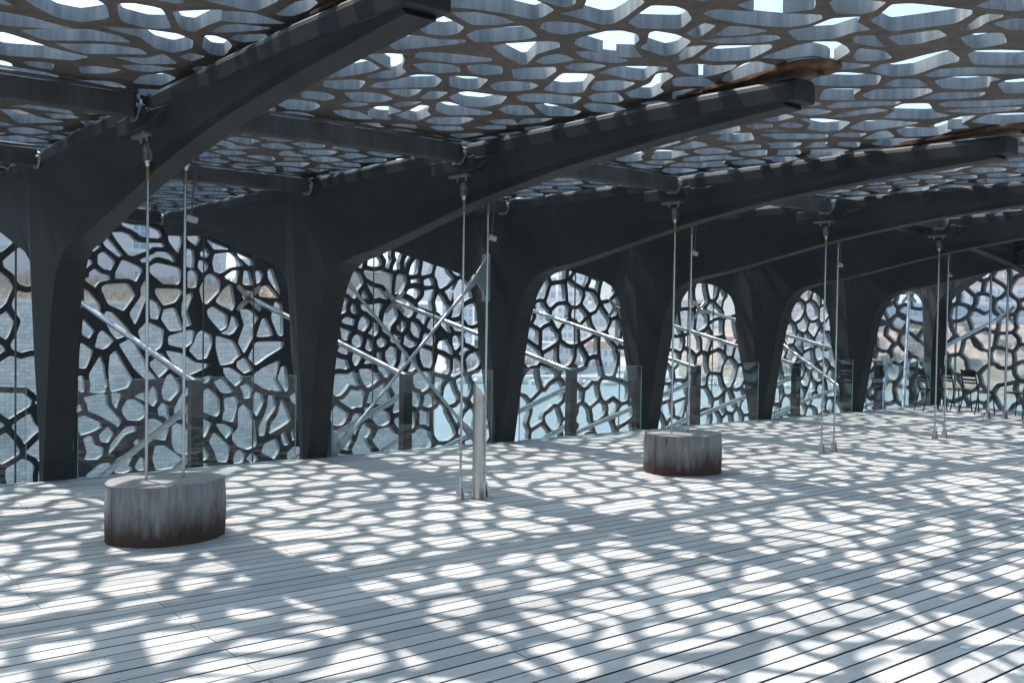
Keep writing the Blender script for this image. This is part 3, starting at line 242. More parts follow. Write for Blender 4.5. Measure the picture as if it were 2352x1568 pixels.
MESH=[[(4.48,3.01),(4.7,3.22),(4.74,3.21),(4.74,3.17),(4.6,3.12),(4.58,3.05),(4.6,2.99),(4.83,2.72),(4.84,2.7),(4.79,2.67),(4.74,2.7),(4.57,2.83),(4.5,2.97)],[(4.67,3.06),(4.84,3.08),(4.97,3.04),(5.04,2.96),(5.15,2.92),(5.5,2.94),(5.52,2.89),(5.5,2.87),(5.33,2.87),(5.28,2.82),(5.01,2.7),(4.93,2.71),(4.76,2.92)],[(4.82,3.23),(4.84,3.24),(5.0,3.21),(5.18,3.21),(5.33,3.18),(5.43,3.14),(5.47,3.08),(5.45,3.03),(5.4,3.01),(5.15,3.02),(4.99,3.13),(4.84,3.18)],[(5.12,2.64),(5.22,2.69),(5.33,2.74),(5.4,2.79),(5.57,2.79),(5.66,2.73),(5.7,2.65),(5.67,2.63),(5.59,2.67),(5.42,2.71),(5.35,2.69),(5.28,2.62),(5.15,2.6)],[(5.58,3.07),(5.81,3.08),(5.81,3.0),(5.75,2.77),(5.59,2.97)],[(4.46,2.69),(4.56,2.75),(4.73,2.6),(4.66,2.45),(4.55,2.47),(4.46,2.54)],[(4.73,2.41),(4.83,2.62),(4.9,2.62),(5.13,2.52),(5.16,2.47),(5.06,2.28),(4.94,2.33),(4.73,2.32)],[(5.28,2.54),(5.4,2.61),(5.76,2.54),(5.8,2.49),(5.78,2.3),(5.74,2.26),(5.5,2.26),(5.41,2.33),(5.28,2.44)],[(4.31,2.69),(4.36,2.84),(4.42,2.92),(4.5,2.83),(4.48,2.8)],[(4.29,2.59),(4.37,2.61),(4.38,2.55),(4.28,2.46)],[(4.33,2.33),(4.33,2.4),(4.42,2.47),(4.52,2.39),(4.64,2.37),(4.65,2.3),(4.49,2.26),(4.43,2.19),(4.43,2.16),(4.28,2.26),(4.27,2.3)],[(4.53,2.18),(4.59,2.22),(4.94,2.25),(5.05,2.06),(4.87,1.81),(4.83,1.81),(4.62,1.9),(4.52,2.13)],[(5.37,2.16),(5.41,2.18),(5.8,2.18),(5.83,2.14),(5.71,1.96),(5.5,1.9),(5.37,2.1)],[(5.22,2.34),(5.13,2.18),(5.14,2.04),(4.95,1.76),(5.04,1.58),(5.1,1.69),(5.22,2.01),(5.24,2.26)],[(5.28,2.01),(5.41,1.94),(5.47,1.84),(5.41,1.67),(5.29,1.68)],[(5.51,1.83),(5.71,1.87),(5.82,1.57),(5.86,1.5),(5.61,1.47),(5.54,1.57),(5.47,1.67)],[(5.88,2.08),(5.99,2.13),(6.01,2.08),(5.9,1.83),(5.99,1.58),(5.86,1.55),(5.81,1.77),(5.82,1.95)],[(4.56,1.73),(4.6,1.79),(4.7,1.77),(4.97,1.47),(4.96,1.42),(4.75,1.34),(4.65,1.47),(4.57,1.66)],[(4.25,2.15),(4.33,2.1),(4.49,1.9),(4.5,1.79),(4.44,1.79),(4.26,1.92)],[(4.24,1.68),(4.31,1.59),(4.42,1.47),(4.33,1.35),(4.22,1.42)],[(4.42,1.21),(4.47,1.42),(4.54,1.49),(4.72,1.32),(4.61,1.21),(4.54,1.18)],[(5.09,1.47),(5.23,1.62),(5.34,1.59),(5.52,1.5),(5.49,1.27),(5.46,1.2),(5.29,1.08),(5.25,1.08),(5.15,1.3)],[(4.79,1.25),(4.98,1.35),(5.05,1.28),(5.21,0.98),(5.27,0.83),(5.42,0.68),(5.22,0.67),(5.03,0.86),(4.91,1.06)],[(5.59,1.39),(5.94,1.49),(6.05,1.48),(5.99,1.27),(5.86,1.18),(5.59,1.25)],[(6.07,1.42),(6.17,1.5),(6.33,1.4),(6.35,1.27),(6.25,1.01),(6.09,0.99),(5.94,1.15),(6.04,1.3)],[(5.29,0.95),(5.48,1.11),(5.54,1.05),(5.61,0.85),(5.44,0.69),(5.29,0.9)],[(5.54,1.15),(5.81,1.1),(5.92,1.04),(6.07,0.93),(6.3,0.91),(6.24,0.84),(6.02,0.75),(5.8,0.71),(5.66,0.95)],[(6.25,1.83),(6.35,1.91),(6.62,1.75),(6.61,1.55),(6.49,1.48),(6.38,1.6),(6.27,1.73)],[(6.11,2.19),(6.24,2.44),(6.35,2.46),(6.48,2.35),(6.47,2.17),(6.25,1.94),(6.17,1.96)],[(6.53,2.2),(6.69,2.31),(6.75,1.95),(6.7,1.83),(6.46,1.94),(6.4,1.99)],[(5.91,2.48),(6.01,2.52),(6.09,2.44),(6.06,2.23),(5.98,2.21),(5.91,2.21)],[(6.11,2.69),(6.21,2.67),(6.27,2.6),(6.24,2.52),(6.16,2.47),(6.08,2.57)],[(5.89,2.88),(6.01,2.85),(6.03,2.69),(6.01,2.54),(5.89,2.56)],[(5.89,3.07),(6.11,3.1),(6.13,3.05),(6.08,2.97),(6.06,2.92),(5.92,3.01)],[(6.13,2.82),(6.24,2.9),(6.29,2.8),(6.24,2.73),(6.13,2.75)],[(6.21,3.07),(6.39,2.99),(6.69,2.9),(6.37,2.88),(6.32,2.93)],[(6.37,2.8),(6.69,2.85),(6.91,2.63),(6.69,2.59),(6.48,2.47),(6.37,2.5),(6.34,2.65)],[(6.77,2.86),(7.07,2.74),(7.07,2.64),(6.99,2.63),(6.8,2.79)],[(6.54,2.41),(6.69,2.52),(6.83,2.55),(6.77,2.31),(6.72,2.33)],[(6.91,2.55),(7.02,2.53),(7.08,2.29),(6.88,2.29)],[(7.12,2.53),(7.21,2.56),(7.27,2.49),(7.21,2.35),(7.14,2.32)],[(7.35,2.57),(7.44,2.6),(7.58,2.23),(7.59,2.12),(7.36,2.41)],[(7.19,2.25),(7.36,2.3),(7.59,2.07),(7.19,2.09)],[(6.83,1.87),(7.05,1.85),(7.19,1.72),(7.08,1.56),(7.08,1.37),(6.92,1.08),(6.81,1.27),(6.86,1.43),(6.92,1.58)],[(7.25,1.69),(7.33,1.72),(7.48,1.4),(7.14,1.37)],[(7.5,2.02),(7.64,1.96),(7.66,1.4),(7.56,1.4),(7.42,1.72)],[(6.49,1.44),(6.62,1.5),(6.7,1.76),(6.78,1.69),(6.82,1.58),(6.73,1.45),(6.65,1.41)],[(6.41,1.4),(6.73,1.31),(6.87,1.06),(6.76,0.99),(6.72,0.92),(6.49,0.88),(6.41,1.17)],[(7.14,1.29),(7.68,1.29),(7.65,1.18),(7.37,1.03),(7.14,0.87),(7.0,1.0),(7.03,1.08)],[(6.79,0.94),(6.95,1.02),(7.09,0.79),(6.92,0.73),(6.79,0.85)],[(6.54,0.84),(6.7,0.83),(6.92,0.68),(6.81,0.65),(6.57,0.76)],[(7.2,0.79),(7.62,0.97),(7.51,0.62),(7.66,0.4),(7.49,0.41),(7.2,0.55)],[(4.2,1.3),(4.4,1.16),(4.29,0.88),(4.18,0.88)],[(4.33,0.78),(4.52,1.11),(4.59,0.7),(4.59,0.48),(4.34,0.49),(4.36,0.61)],[(4.65,1.08),(4.75,1.16),(4.91,0.86),(5.01,0.69),(4.94,0.55),(4.66,0.48),(4.63,0.8)],[(4.35,0.5),(4.36,0.76),(4.4,0.92),(4.56,0.97),(4.58,0.79),(4.62,0.58),(4.5,0.53)],[(4.17,0.53),(4.17,0.76),(4.26,0.75),(4.26,0.51),(4.22,0.5)],[(4.66,0.76),(4.69,0.97),(4.87,0.92),(4.92,0.75),(4.96,0.6),(4.89,0.55),(4.79,0.55),(4.68,0.66)],[(4.25,0.41),(4.55,0.47),(4.61,0.43),(4.62,0.27),(4.84,-0.0),(4.79,-0.09),(4.63,0.03),(4.45,0.14),(4.32,0.19),(4.31,0.3)],[(4.68,0.48),(4.85,0.45),(4.75,0.21),(4.69,0.31)],[(4.12,0.2),(4.16,0.29),(4.22,0.3),(4.24,0.22),(4.17,0.18)],[(4.17,0.1),(4.27,0.12),(4.52,-0.01),(4.53,-0.08),(4.4,-0.14),(4.21,-0.19),(4.17,-0.08)],[(4.49,-0.2),(4.63,-0.07),(4.67,-0.13),(4.72,-0.18),(4.63,-0.33),(4.53,-0.31),(4.5,-0.27)],[(4.84,0.2),(4.93,0.35),(5.05,0.35),(5.22,0.23),(5.21,0.06),(5.12,-0.0),(4.93,0.02),(4.86,0.12)],[(4.63,-0.55),(4.67,-0.36),(4.9,-0.1),(5.07,-0.09),(5.08,-0.17),(4.9,-0.22),(4.73,-0.44)],[(4.25,-0.25),(4.33,-0.21),(4.4,-0.23),(4.43,-0.37),(4.57,-0.41),(4.54,-0.54),(4.46,-0.59),(4.26,-0.58),(4.31,-0.47)],[(5.04,0.4),(5.21,0.47),(5.23,0.31),(5.16,0.34)],[(5.27,0.46),(5.35,0.57),(5.41,0.49),(5.42,0.32),(5.35,0.22),(5.27,0.27)],[(5.49,0.51),(5.57,0.73),(5.66,0.76),(5.79,0.56),(5.77,0.45),(5.63,0.3),(5.52,0.33),(5.49,0.43)],[(5.42,0.18),(5.49,0.27),(5.59,0.23),(5.6,0.09),(5.63,-0.0),(5.61,-0.04),(5.52,0.06),(5.44,0.07)],[(5.69,0.15),(5.81,0.39),(6.06,0.66),(6.07,0.55),(5.86,0.32),(5.82,-0.01),(5.73,-0.01)],[(5.99,0.24),(6.03,0.35),(6.29,0.5),(6.49,0.3),(6.49,0.07),(6.44,0.0),(6.35,0.02),(6.12,0.12),(6.0,0.15)],[(5.27,0.02),(5.38,0.01),(5.52,-0.07),(5.61,-0.17),(5.55,-0.36),(5.36,-0.31),(5.27,-0.32)],[(5.66,-0.14),(5.72,-0.08),(5.83,-0.11),(6.0,-0.28),(6.01,-0.59),(5.95,-0.63),(5.83,-0.61),(5.72,-0.56),(5.66,-0.43)],[(5.9,-0.07),(5.91,0.07),(6.0,0.09),(6.12,0.0),(6.36,-0.11),(6.22,-0.36),(6.09,-0.24),(6.0,-0.21)],[(6.09,-0.48),(6.14,-0.4),(6.3,-0.67),(6.27,-0.73),(6.11,-0.76),(6.08,-0.69)],[(6.3,-0.43),(6.39,-0.26),(6.67,-0.53),(6.66,-0.67),(6.62,-0.81),(6.46,-0.79),(6.39,-0.59)],[(6.42,-0.13),(6.59,-0.15),(6.72,-0.22),(6.73,-0.28),(6.61,-0.4),(6.5,-0.27)],[(6.56,0.3),(6.77,0.34),(6.83,0.25),(6.73,-0.12),(6.53,-0.06),(6.58,0.12)],[(6.38,0.6),(6.53,0.67),(6.73,0.43),(6.68,0.4),(6.5,0.41)],[(6.54,0.77),(6.63,0.86),(6.89,0.66),(6.89,0.6),(6.77,0.51),(6.62,0.65)],[(6.85,0.5),(6.99,0.56),(7.08,0.46),(7.04,0.3),(6.93,0.29),(6.9,0.41)],[(7.08,0.23),(7.13,0.4),(7.27,0.36),(7.3,0.21),(7.16,-0.04),(7.1,0.07)],[(6.82,0.11),(6.93,0.21),(7.05,0.07),(7.13,-0.14),(7.17,-0.5),(7.14,-0.57),(7.0,-0.62),(6.83,-0.56),(6.72,-0.44),(6.72,-0.32),(6.82,-0.24)],[(7.21,-0.38),(7.21,-0.23),(7.31,-0.03),(7.37,0.15),(7.38,0.33),(7.51,0.31),(7.53,0.1),(7.36,-0.12),(7.31,-0.39)],[(7.41,-0.34),(7.44,-0.19),(7.56,-0.04),(7.64,0.26),(7.69,0.21),(7.83,-0.13),(7.76,-0.19),(7.42,-0.37)],[(7.26,-0.69),(7.31,-0.54),(7.55,-0.45),(7.62,-0.65),(7.51,-0.83),(7.41,-0.77)],[(7.63,-0.41),(7.7,-0.33),(7.8,-0.56),(7.75,-0.6),(7.68,-0.58)],[(7.83,-0.36),(7.89,-0.3),(7.93,-0.49),(7.86,-0.52)],[(7.05,0.61),(7.14,0.75),(7.46,0.84),(7.49,0.66),(7.43,0.42),(7.3,0.45)],[(7.56,0.62),(7.62,0.83),(7.73,0.86),(7.77,0.44),(7.72,0.38),(7.66,0.47)],[(4.71,-0.71),(4.77,-0.61),(4.95,-0.52),(5.02,-0.6),(4.95,-0.73),(5.03,-0.81),(4.87,-0.85),(4.74,-0.83)],[(4.28,-0.84),(4.51,-0.67),(4.66,-0.66),(4.71,-0.8),(4.51,-0.94)],[(5.05,-0.77),(5.14,-0.6),(5.22,-0.65),(5.21,-0.83),(5.11,-0.83)],[(5.34,-0.66),(5.38,-0.43),(5.55,-0.45),(5.66,-0.54),(5.86,-0.7),(5.87,-0.81),(5.5,-0.85),(5.39,-0.83)],[(5.92,-0.79),(5.95,-0.7),(6.07,-0.76),(6.3,-0.82),(6.27,-0.9),(5.95,-0.88)],[(6.74,-0.77),(6.78,-0.65),(6.87,-0.6),(6.97,-0.72),(6.91,-0.84),(6.75,-0.85)],[(6.97,-0.78),(7.09,-0.67),(7.22,-0.8),(7.09,-0.88)]]
SEED=[[(9.64,2.87)],[(9.81,2.96),(9.88,2.82)],[(10.08,2.95),(10.02,2.77)],[(10.29,2.81)],[(9.85,2.5),(9.65,2.55)],[(10.12,2.48)],[(10.43,2.73)],[(10.47,2.44)],[(10.71,2.71)],[(10.79,2.45)],[(11.07,2.64),(11.14,2.52)],[(10.82,2.27),(10.72,2.03)],[(10.47,2.29)],[(9.1,2.25)],[(9.36,2.0),(9.53,1.89)],[(9.55,2.23)],[(9.1,1.88)],[(8.91,1.93)],[(9.07,1.71)],[(9.36,2.11)],[(9.93,1.72),(9.83,1.52)],[(10.3,1.93)],[(9.53,1.49)],[(9.3,1.63)],[(8.98,1.43)],[(9.18,1.29)],[(9.7,1.31)],[(10.03,1.4)],[(10.13,1.55)],[(10.34,1.34)],[(10.48,1.52)],[(9.44,1.23)],[(10.18,0.99)],[(9.94,1.05)],[(8.92,1.12)],[(8.86,0.92)],[(9.44,0.91)],[(9.7,0.94)],[(9.18,1.03)],[(10.65,1.76)],[(11.08,2.1),(11.16,1.92)],[(11.3,2.28)],[(11.52,2.23),(11.49,1.86)],[(11.68,1.8)],[(10.9,1.61)],[(11.23,1.58)],[(10.87,1.37)],[(11.12,1.43)],[(11.53,1.65)],[(11.5,1.25)],[(11.8,1.34)],[(11.28,1.13),(11.16,1.31)],[(11.69,1.06)],[(10.45,0.9)],[(10.74,0.98)],[(11.17,0.86)],[(11.54,0.79)],[(11.84,0.85)],[(8.93,0.47),(9.12,0.52)],[(9.12,0.32),(9.06,0.18)],[(9.65,0.16)],[(9.38,0.63)],[(10.29,0.37),(10.46,0.13),(10.26,0.08)],[(10.64,0.45)],[(11.07,0.34)],[(10.82,0.08)],[(10.75,-0.21)],[(11.04,-0.2),(11.19,-0.39)],[(11.36,0.21)],[(11.56,-0.16)],[(10.36,-0.2)],[(8.87,-0.12)],[(9.13,-0.27)],[(9.58,-0.16)]]

def area(p):
    return .5*sum(p[i][0]*p[(i+1) % len(p)][1]-p[(i+1) % len(p)][0]*p[i][1] for i in range(len(p)))
def clip_half(p, a, b, c):       # keep a x + b y <= c
    out = []; n = len(p)
    for i in range(n):
        q, r_ = p[i], p[(i+1) % n]; dq = a*q[0]+b*q[1]-c; dr = a*r_[0]+b*r_[1]-c
        if dq <= 0: out.append(q)
        if (dq < 0) != (dr < 0) and dq != dr:
            t_ = dq/(dq-dr); out.append((q[0]+(r_[0]-q[0])*t_, q[1]+(r_[1]-q[1])*t_))
    return out
def chaikin(p, k=.22):
    out = []; n = len(p)
    for i in range(n):
        a, b_ = p[i], p[(i+1) % n]
        out.append((a[0]*(1-k)+b_[0]*k, a[1]*(1-k)+b_[1]*k)); out.append((a[0]*k+b_[0]*(1-k), a[1]*k+b_[1]*(1-k)))
    return out
def dedupe(p, eps):
    o = []
    for q in p:
        if not o or math.hypot(q[0]-o[-1][0], q[1]-o[-1][1]) > eps: o.append(q)
    while len(o) > 2 and math.hypot(o[0][0]-o[-1][0], o[0][1]-o[-1][1]) <= eps: o.pop()
    return o
def inset(p, w):
    # drop short edges, move every edge inwards by w, discard what turns over
    p = dedupe(p, w*.9)
    if len(p) < 3: return None
    if area(p) < 0: p = p[::-1]
    for _ in range(6):
        n = len(p)
        if n < 3: return None
        q = []
        for i in range(n):
            a, b_, c = p[i-1], p[i], p[(i+1) % n]
            d1 = (b_[0]-a[0], b_[1]-a[1]); d2 = (c[0]-b_[0], c[1]-b_[1]); l1 = math.hypot(*d1); l2 = math.hypot(*d2)
            n1 = (-d1[1]/l1, d1[0]/l1); n2 = (-d2[1]/l2, d2[0]/l2); m = (n1[0]+n2[0], n1[1]+n2[1]); k = m[0]*m[0]+m[1]*m[1]
            f = min(2/max(k, .05), 2.0); q.append((b_[0]+m[0]*w*f/1.0, b_[1]+m[1]*w*f/1.0))
        bad = [i for i in range(n) if (q[(i+1) % n][0]-q[i][0])*(p[(i+1) % n][0]-p[i][0])+(q[(i+1) % n][1]-q[i][1])*(p[(i+1) % n][1]-p[i][1]) <= 0]
        if not bad: break
        i = bad[0]; j = (i+1) % n; mid = ((p[i][0]+p[j][0])/2, (p[i][1]+p[j][1])/2)
        p = [p[k] for k in range(n) if k not in (i, j)][:]; p.insert(min(i, len(p)), mid)
    else: return None
    return q if area(q) > 0 else None

fb_ = [0, 0]
def holes_for(box, cell, traced, seeds, width, merge, rs, grow=.015):
    x0, y0, x1, y1 = box; gs = []   # groups of seed points
    grid = {}
    def put(pt, g):
        grid.setdefault((int(pt[0]//cell), int(pt[1]//cell)), []).append((pt[0], pt[1], g))
    ng = 0; kinds = []
    for tp in traced:
        cx_ = sum(a for a, _ in tp)/len(tp); cy_ = sum(b_ for _, b_ in tp)/len(tp)
        for i in range(len(tp)):
            a, b_ = tp[i], tp[(i+1) % len(tp)]; L = math.hypot(a[0]-b_[0], a[1]-b_[1]); m_ = max(1, int(L/.11))
            for j in range(m_):
                x, y = a[0]+(b_[0]-a[0])*j/m_, a[1]+(b_[1]-a[1])*j/m_; r_ = math.hypot(x-cx_, y-cy_); k_ = max(.25, 1-.045/max(r_, .02)); put((cx_+(x-cx_)*k_, cy_+(y-cy_)*k_), ng)
        put((cx_, cy_), ng); kinds.append(tp); ng += 1
    for g in seeds:
        for pt in g: put(pt, ng)
        kinds.append(None); ng += 1
    def near(x, y, r):
        i, j = int(x//cell), int(y//cell)
        for a in (-1, 0, 1):
            for b_ in (-1, 0, 1):
                for q in grid.get((i+a, j+b_), ()):
                    rr_ = .13+width*.5 if kinds[q[2]] is not None else r
                    if (q[0]-x)**2+(q[1]-y)**2 < rr_*rr_: return True
        return False
    tries = int((x1-x0)*(y1-y0)/(cell*cell)*14)
    for _ in range(tries):
        x = rs.uniform(x0, x1); y = rs.uniform(y0, y1)
        if near(x, y, cell*rs.uniform(.74, .98)): continue
        kinds.append(None); put((x, y), ng)
        if rs.random() < merge:          # a longer, bent opening: two or three seeds in one
            a = rs.uniform(0, math.pi*2)
            for _k in range(rs.choice((1, 1, 2))):
                a += rs.uniform(-.7, .7); x += math.cos(a)*cell*.8; y += math.sin(a)*cell*.8
                if near(x, y, cell*.6): break
                put((x, y), ng)
        ng += 1
    cells = {}
    for (i, j), pts in grid.items():
        for q in pts:
            nb = []
            for a in (-2, -1, 0, 1, 2):
                for b_ in (-2, -1, 0, 1, 2): nb += grid.get((i+a, j+b_), [])
            nb = sorted(((r_[0]-q[0])**2+(r_[1]-q[1])**2, r_) for r_ in nb if r_ is not q)
            L = cell*1.6; p = [(q[0]-L, q[1]-L), (q[0]+L, q[1]-L), (q[0]+L, q[1]+L), (q[0]-L, q[1]+L)]
            for d2, r_ in nb[:44]:
                if d2 < 1e-8: continue
                a, b_ = r_[0]-q[0], r_[1]-q[1]; c = (r_[0]**2+r_[1]**2-q[0]**2-q[1]**2)/2
                p = clip_half(p, a, b_, c)
                if len(p) < 3: break
            if len(p) >= 3: cells.setdefault(q[2], []).append(p)
    out = []
    for g, ps in cells.items():
        if kinds[g] is not None: continue
        trc = None
        if len(ps) == 1: poly = ps[0]
        else:
            key = lambda v: (round(v[0], 3), round(v[1], 3)); E_ = {}
            for p in ps:
                p = dedupe(p, .0015)
                for i in range(len(p)):
                    a, b_ = key(p[i]), key(p[(i+1) % len(p)])
                    if a == b_: continue
                    if (b_, a) in E_: del E_[(b_, a)]
                    else: E_[(a, b_)] = 1
            nx = {a: b_ for a, b_ in E_}; st = next(iter(nx), None); poly = []; cur = st
            while cur in nx and len(poly) < 80:
                poly.append(cur); cur = nx.pop(cur)
                if cur == st: break
            if cur != st or len(poly) < 3 or abs(area(poly)) < .6*sum(abs(area(p)) for p in ps):
                if trc is not None:
                    q = trc if area(trc) > 0 else trc[::-1]; q = dedupe(q, .02)
                    if len(q) > 2: out.append(chaikin(chaikin(q, .1), .22)); fb_[0] += 1
                    continue
                poly = max(ps, key=lambda p: abs(area(p)))
        # pull corners about a little so that no two cells look alike
        kp = []
        for i in range(len(poly)):
            a, b_ = poly[i], poly[(i+1) % len(poly)]; kp.append(a); L = math.hypot(b_[0]-a[0], b_[1]-a[1])
            if L > cell*.38:
                k1, k2 = sorted(((round(a[0], 2), round(a[1], 2)), (round(b_[0], 2), round(b_[1], 2))))
                hr = random.Random(hash((k1, k2))); t_ = hr.uniform(.35, .65); o_ = hr.uniform(-.17, .17)*L; dx, dy = (k2[0]-k1[0])/L, (k2[1]-k1[1])/L
                kp.append((k1[0]+dx*L*t_-dy*o_, k1[1]+dy*L*t_+dx*o_))
        poly = kp
        w = width*rs.uniform(.38, .62)
        q = inset(poly, w)
        if not q or area(q) < cell*cell*.05: continue
        q = chaikin(q, .12); q = chaikin(q, .25) if len(q) < 26 else q
        out.append(q)
    for tp in kinds:
        if tp is not None:
            q = tp if area(tp) > 0 else tp[::-1]
            q = dedupe(q, .02)
            if len(q) > 2:
                g_ = inset(q, -grow) or q; out.append(chaikin(chaikin(g_, .1), .24))
    return out

def simple(p):
    n = len(p)
    def cr(a, b_, c): return (b_[0]-a[0])*(c[1]-a[1])-(b_[1]-a[1])*(c[0]-a[0])
    for i in range(n):
        a, b_ = p[i], p[(i+1) % n]
        for j in range(i+2, n):
            if i == 0 and j == n-1: continue
            c, d = p[j], p[(j+1) % n]
            if cr(a, b_, c)*cr(a, b_, d) < 0 and cr(c, d, a)*cr(c, d, b_) < 0: return False
    return True
def slab(name, rect, holes, to3, nvec, thick, mt, cut_x=True, top_clip=None, smooth=True):
    # a plate with openings; to3 maps (u, v) to the near face, nvec points to the far face
    u0, v0, u1, v1 = rect; polys = []
    for h in holes:
        p = h
        for hp in ((-1, 0, -u0-.0013*(1 if not cut_x else 0)), (1, 0, u1), (0, -1, -(v0+.06)), (0, 1, v1-.06)):
            if p: p = clip_half(p, *hp)
        p = dedupe(p, .004) if p else p
        if p and len(p) > 2 and abs(area(p)) > .002:
            p = p if area(p) > 0 else p[::-1]
            if not simple(p):
                c_ = (sum(a for a, _ in p)/len(p), sum(b_ for _, b_ in p)/len(p)); p = sorted(p, key=lambda a: math.atan2(a[1]-c_[1], a[0]-c_[0]))
            polys.append(p)
    vs = [(u0, v0), (u1, v0), (u1, v1), (u0, v1)]; fs = [[0, 1, 2, 3]]
    for p in polys:
        k = len(vs); vs += p; fs.append(list(range(k, k+len(p))))
    want = (u1-u0)*(v1-v0)-sum(abs(area(p)) for p in polys)
    for attempt in range(14):
        V, E_, F_, _, _, OF = delaunay_2d_cdt([Vector(v) for v in vs], [], fs, 1, 1e-5, True)
        keep = [f for f, o in zip(F_, OF) if not any(i > 0 for i in o)]
        got = sum(abs(area([V[i] for i in f])) for f in keep)
        if .7*want < got < 1.5*want: break
        vs = vs[:4]+[(x+rnd.uniform(-.0008, .0008), y_+rnd.uniform(-.0008, .0008)) for x, y_ in vs[4:]]
    V3 = [to3(v.x, v.y) for v in V]; nv = Vector(nvec)*thick; n = len(V3)
    VV = V3+[v+nv for v in V3]; FF = []; cnt = {}; SM = []
    for f in keep:
        FF.append(tuple(f)); FF.append(tuple(n+i for i in reversed(f))); SM += [False, False]
        for i in range(len(f)): cnt.setdefault((f[i], f[(i+1) % len(f)]), 0)
    on = lambda a, b_, ax, val: abs(V[a][ax]-val) < 1e-4 and abs(V[b_][ax]-val) < 1e-4
    for (a, b_) in cnt:
        if (b_, a) in cnt: continue
        if cut_x and (on(a, b_, 0, u0) or on(a, b_, 0, u1)): continue
        FF.append((a, b_, n+b_, n+a)); SM.append(smooth)
    me = bpy.data.meshes.new(name); me.from_pydata([tuple(v) for v in VV], [], FF)
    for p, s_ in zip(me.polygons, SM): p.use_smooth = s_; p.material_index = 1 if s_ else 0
    me.update()
    bm = bmesh.new(); bm.from_mesh(me); bmesh.ops.recalc_face_normals(bm, faces=bm.faces)
    used = [v for v in bm.verts if not v.link_faces]; bmesh.ops.delete(bm, geom=used, context='VERTS')
    for e in bm.edges:
        if len(e.link_faces) == 2 and e.calc_face_angle(0) > R(33): e.smooth = False
    bm.to_mesh(me); bm.free()
    return link(name, me, mt)

XC = lambda k: 2.575+2.9929*k
ORD = ['first', 'second', 'third', 'fourth', 'fifth', 'sixth', 'corner']
Z_TOP = 3.41; Z_LAT = 3.47
def nth(k): return {-1: 'left-hand off-frame', -2: 'far left off-frame'}.get(k, ORD[k] if 0 <= k < 7 else '')

# roof: one strip of lattice between every two beams
rs = random.Random(21)
roof_holes = holes_for((-6.6, -4.0, 27.2, 17.2), .36, ROOF, [], .095, .30, rs, .012)
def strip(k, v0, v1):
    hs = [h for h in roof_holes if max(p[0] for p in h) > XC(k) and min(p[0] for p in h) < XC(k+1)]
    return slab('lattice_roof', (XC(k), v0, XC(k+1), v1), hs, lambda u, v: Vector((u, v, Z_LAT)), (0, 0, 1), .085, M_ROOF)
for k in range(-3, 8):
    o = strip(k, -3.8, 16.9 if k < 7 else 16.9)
    lb = {-3: 'concrete lattice roof strip farthest to the left, behind the viewer', -2: 'concrete lattice roof strip just left of the frame',
          -1: 'concrete lattice roof strip at the top left corner, left of the first beam', 0: 'large concrete lattice roof strip between the first and second beams, at top centre',
          1: 'concrete lattice roof strip between the second and third beams', 2: 'concrete lattice roof strip between the third and fourth beams',
          3: 'concrete lattice roof strip between the fourth and fifth beams', 4: 'concrete lattice roof strip between the fifth and sixth beams',
          5: 'far concrete lattice roof strip past the sixth beam, before the corner column', 6: 'concrete lattice roof strip just beyond the corner column', 7: 'outermost concrete lattice roof strip over the far end screen'}[k]
    tag(o, lb, 'roof lattice', 'lattice roof strips laid across the beams')

# facade screens, in panels three metres wide
rs = random.Random(5)
mesh_holes = holes_for((-9, -9, 26.4, 4), .47, MESH, SEED, .092, .42, rs, .004)
YM = 16.3
bounds = [-7.8, -4.8, -1.8, 1.2, 4.15, 7.15, 10.15, 13.15, 16.15, 19.15, 22.15, 26.1]
txt = ['far left off-frame lattice screen panel', 'left off-frame lattice screen panel', 'lattice screen panel left of the first column', 'lattice screen panel behind the first column',
       'widest visible lattice screen panel, in the arch right of the first column', 'lattice screen panel behind the second column and its arch', 'lattice screen panel in the arch crossed by the steel bracing', 'lattice screen panel behind the third column',
       'lattice screen panel in the arch right of the third column', 'lattice screen panel in the arch right of the fourth column', 'lattice screen panel in the narrow arch right of the fifth column', 'last lattice screen panel before the building corner']
for i in range(len(bounds)-1):
    a, b_ = bounds[i], bounds[i+1]
    hs = [h for h in mesh_holes if max(p[0] for p in h) > a and min(p[0] for p in h) < b_]
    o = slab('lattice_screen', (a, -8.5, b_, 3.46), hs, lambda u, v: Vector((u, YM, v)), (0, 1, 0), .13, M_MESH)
    tag(o, 'dark concrete '+txt[i], 'screen', 'dark concrete lattice screens of the facade')
rs = random.Random(11)
end_holes = holes_for((-3, -9, 16.5, 4), .47, [], [], .10, .42, rs)
XE = 26.1
eb = [16.3, 13.3, 10.3, 7.3, 4.3, 1.3, -2.0]
et = ['end lattice screen panel seen through the last arch before the corner column', 'end lattice screen panel behind the corner column', 'end lattice screen panel with the steel cross fixing above the chairs', 'end lattice screen panel at the right edge of the picture', 'end lattice screen panel off-frame on the right', 'last end lattice screen panel, far off-frame on the right']
for i in range(6):
    a, b_ = eb[i+1], eb[i]
    hs = [h for h in end_holes if max(p[0] for p in h) > a and min(p[0] for p in h) < b_]
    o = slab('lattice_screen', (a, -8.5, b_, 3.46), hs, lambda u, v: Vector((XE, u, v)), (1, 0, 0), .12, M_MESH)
    tag(o, 'dark concrete '+et[i], 'screen', 'dark concrete lattice screens of the facade')

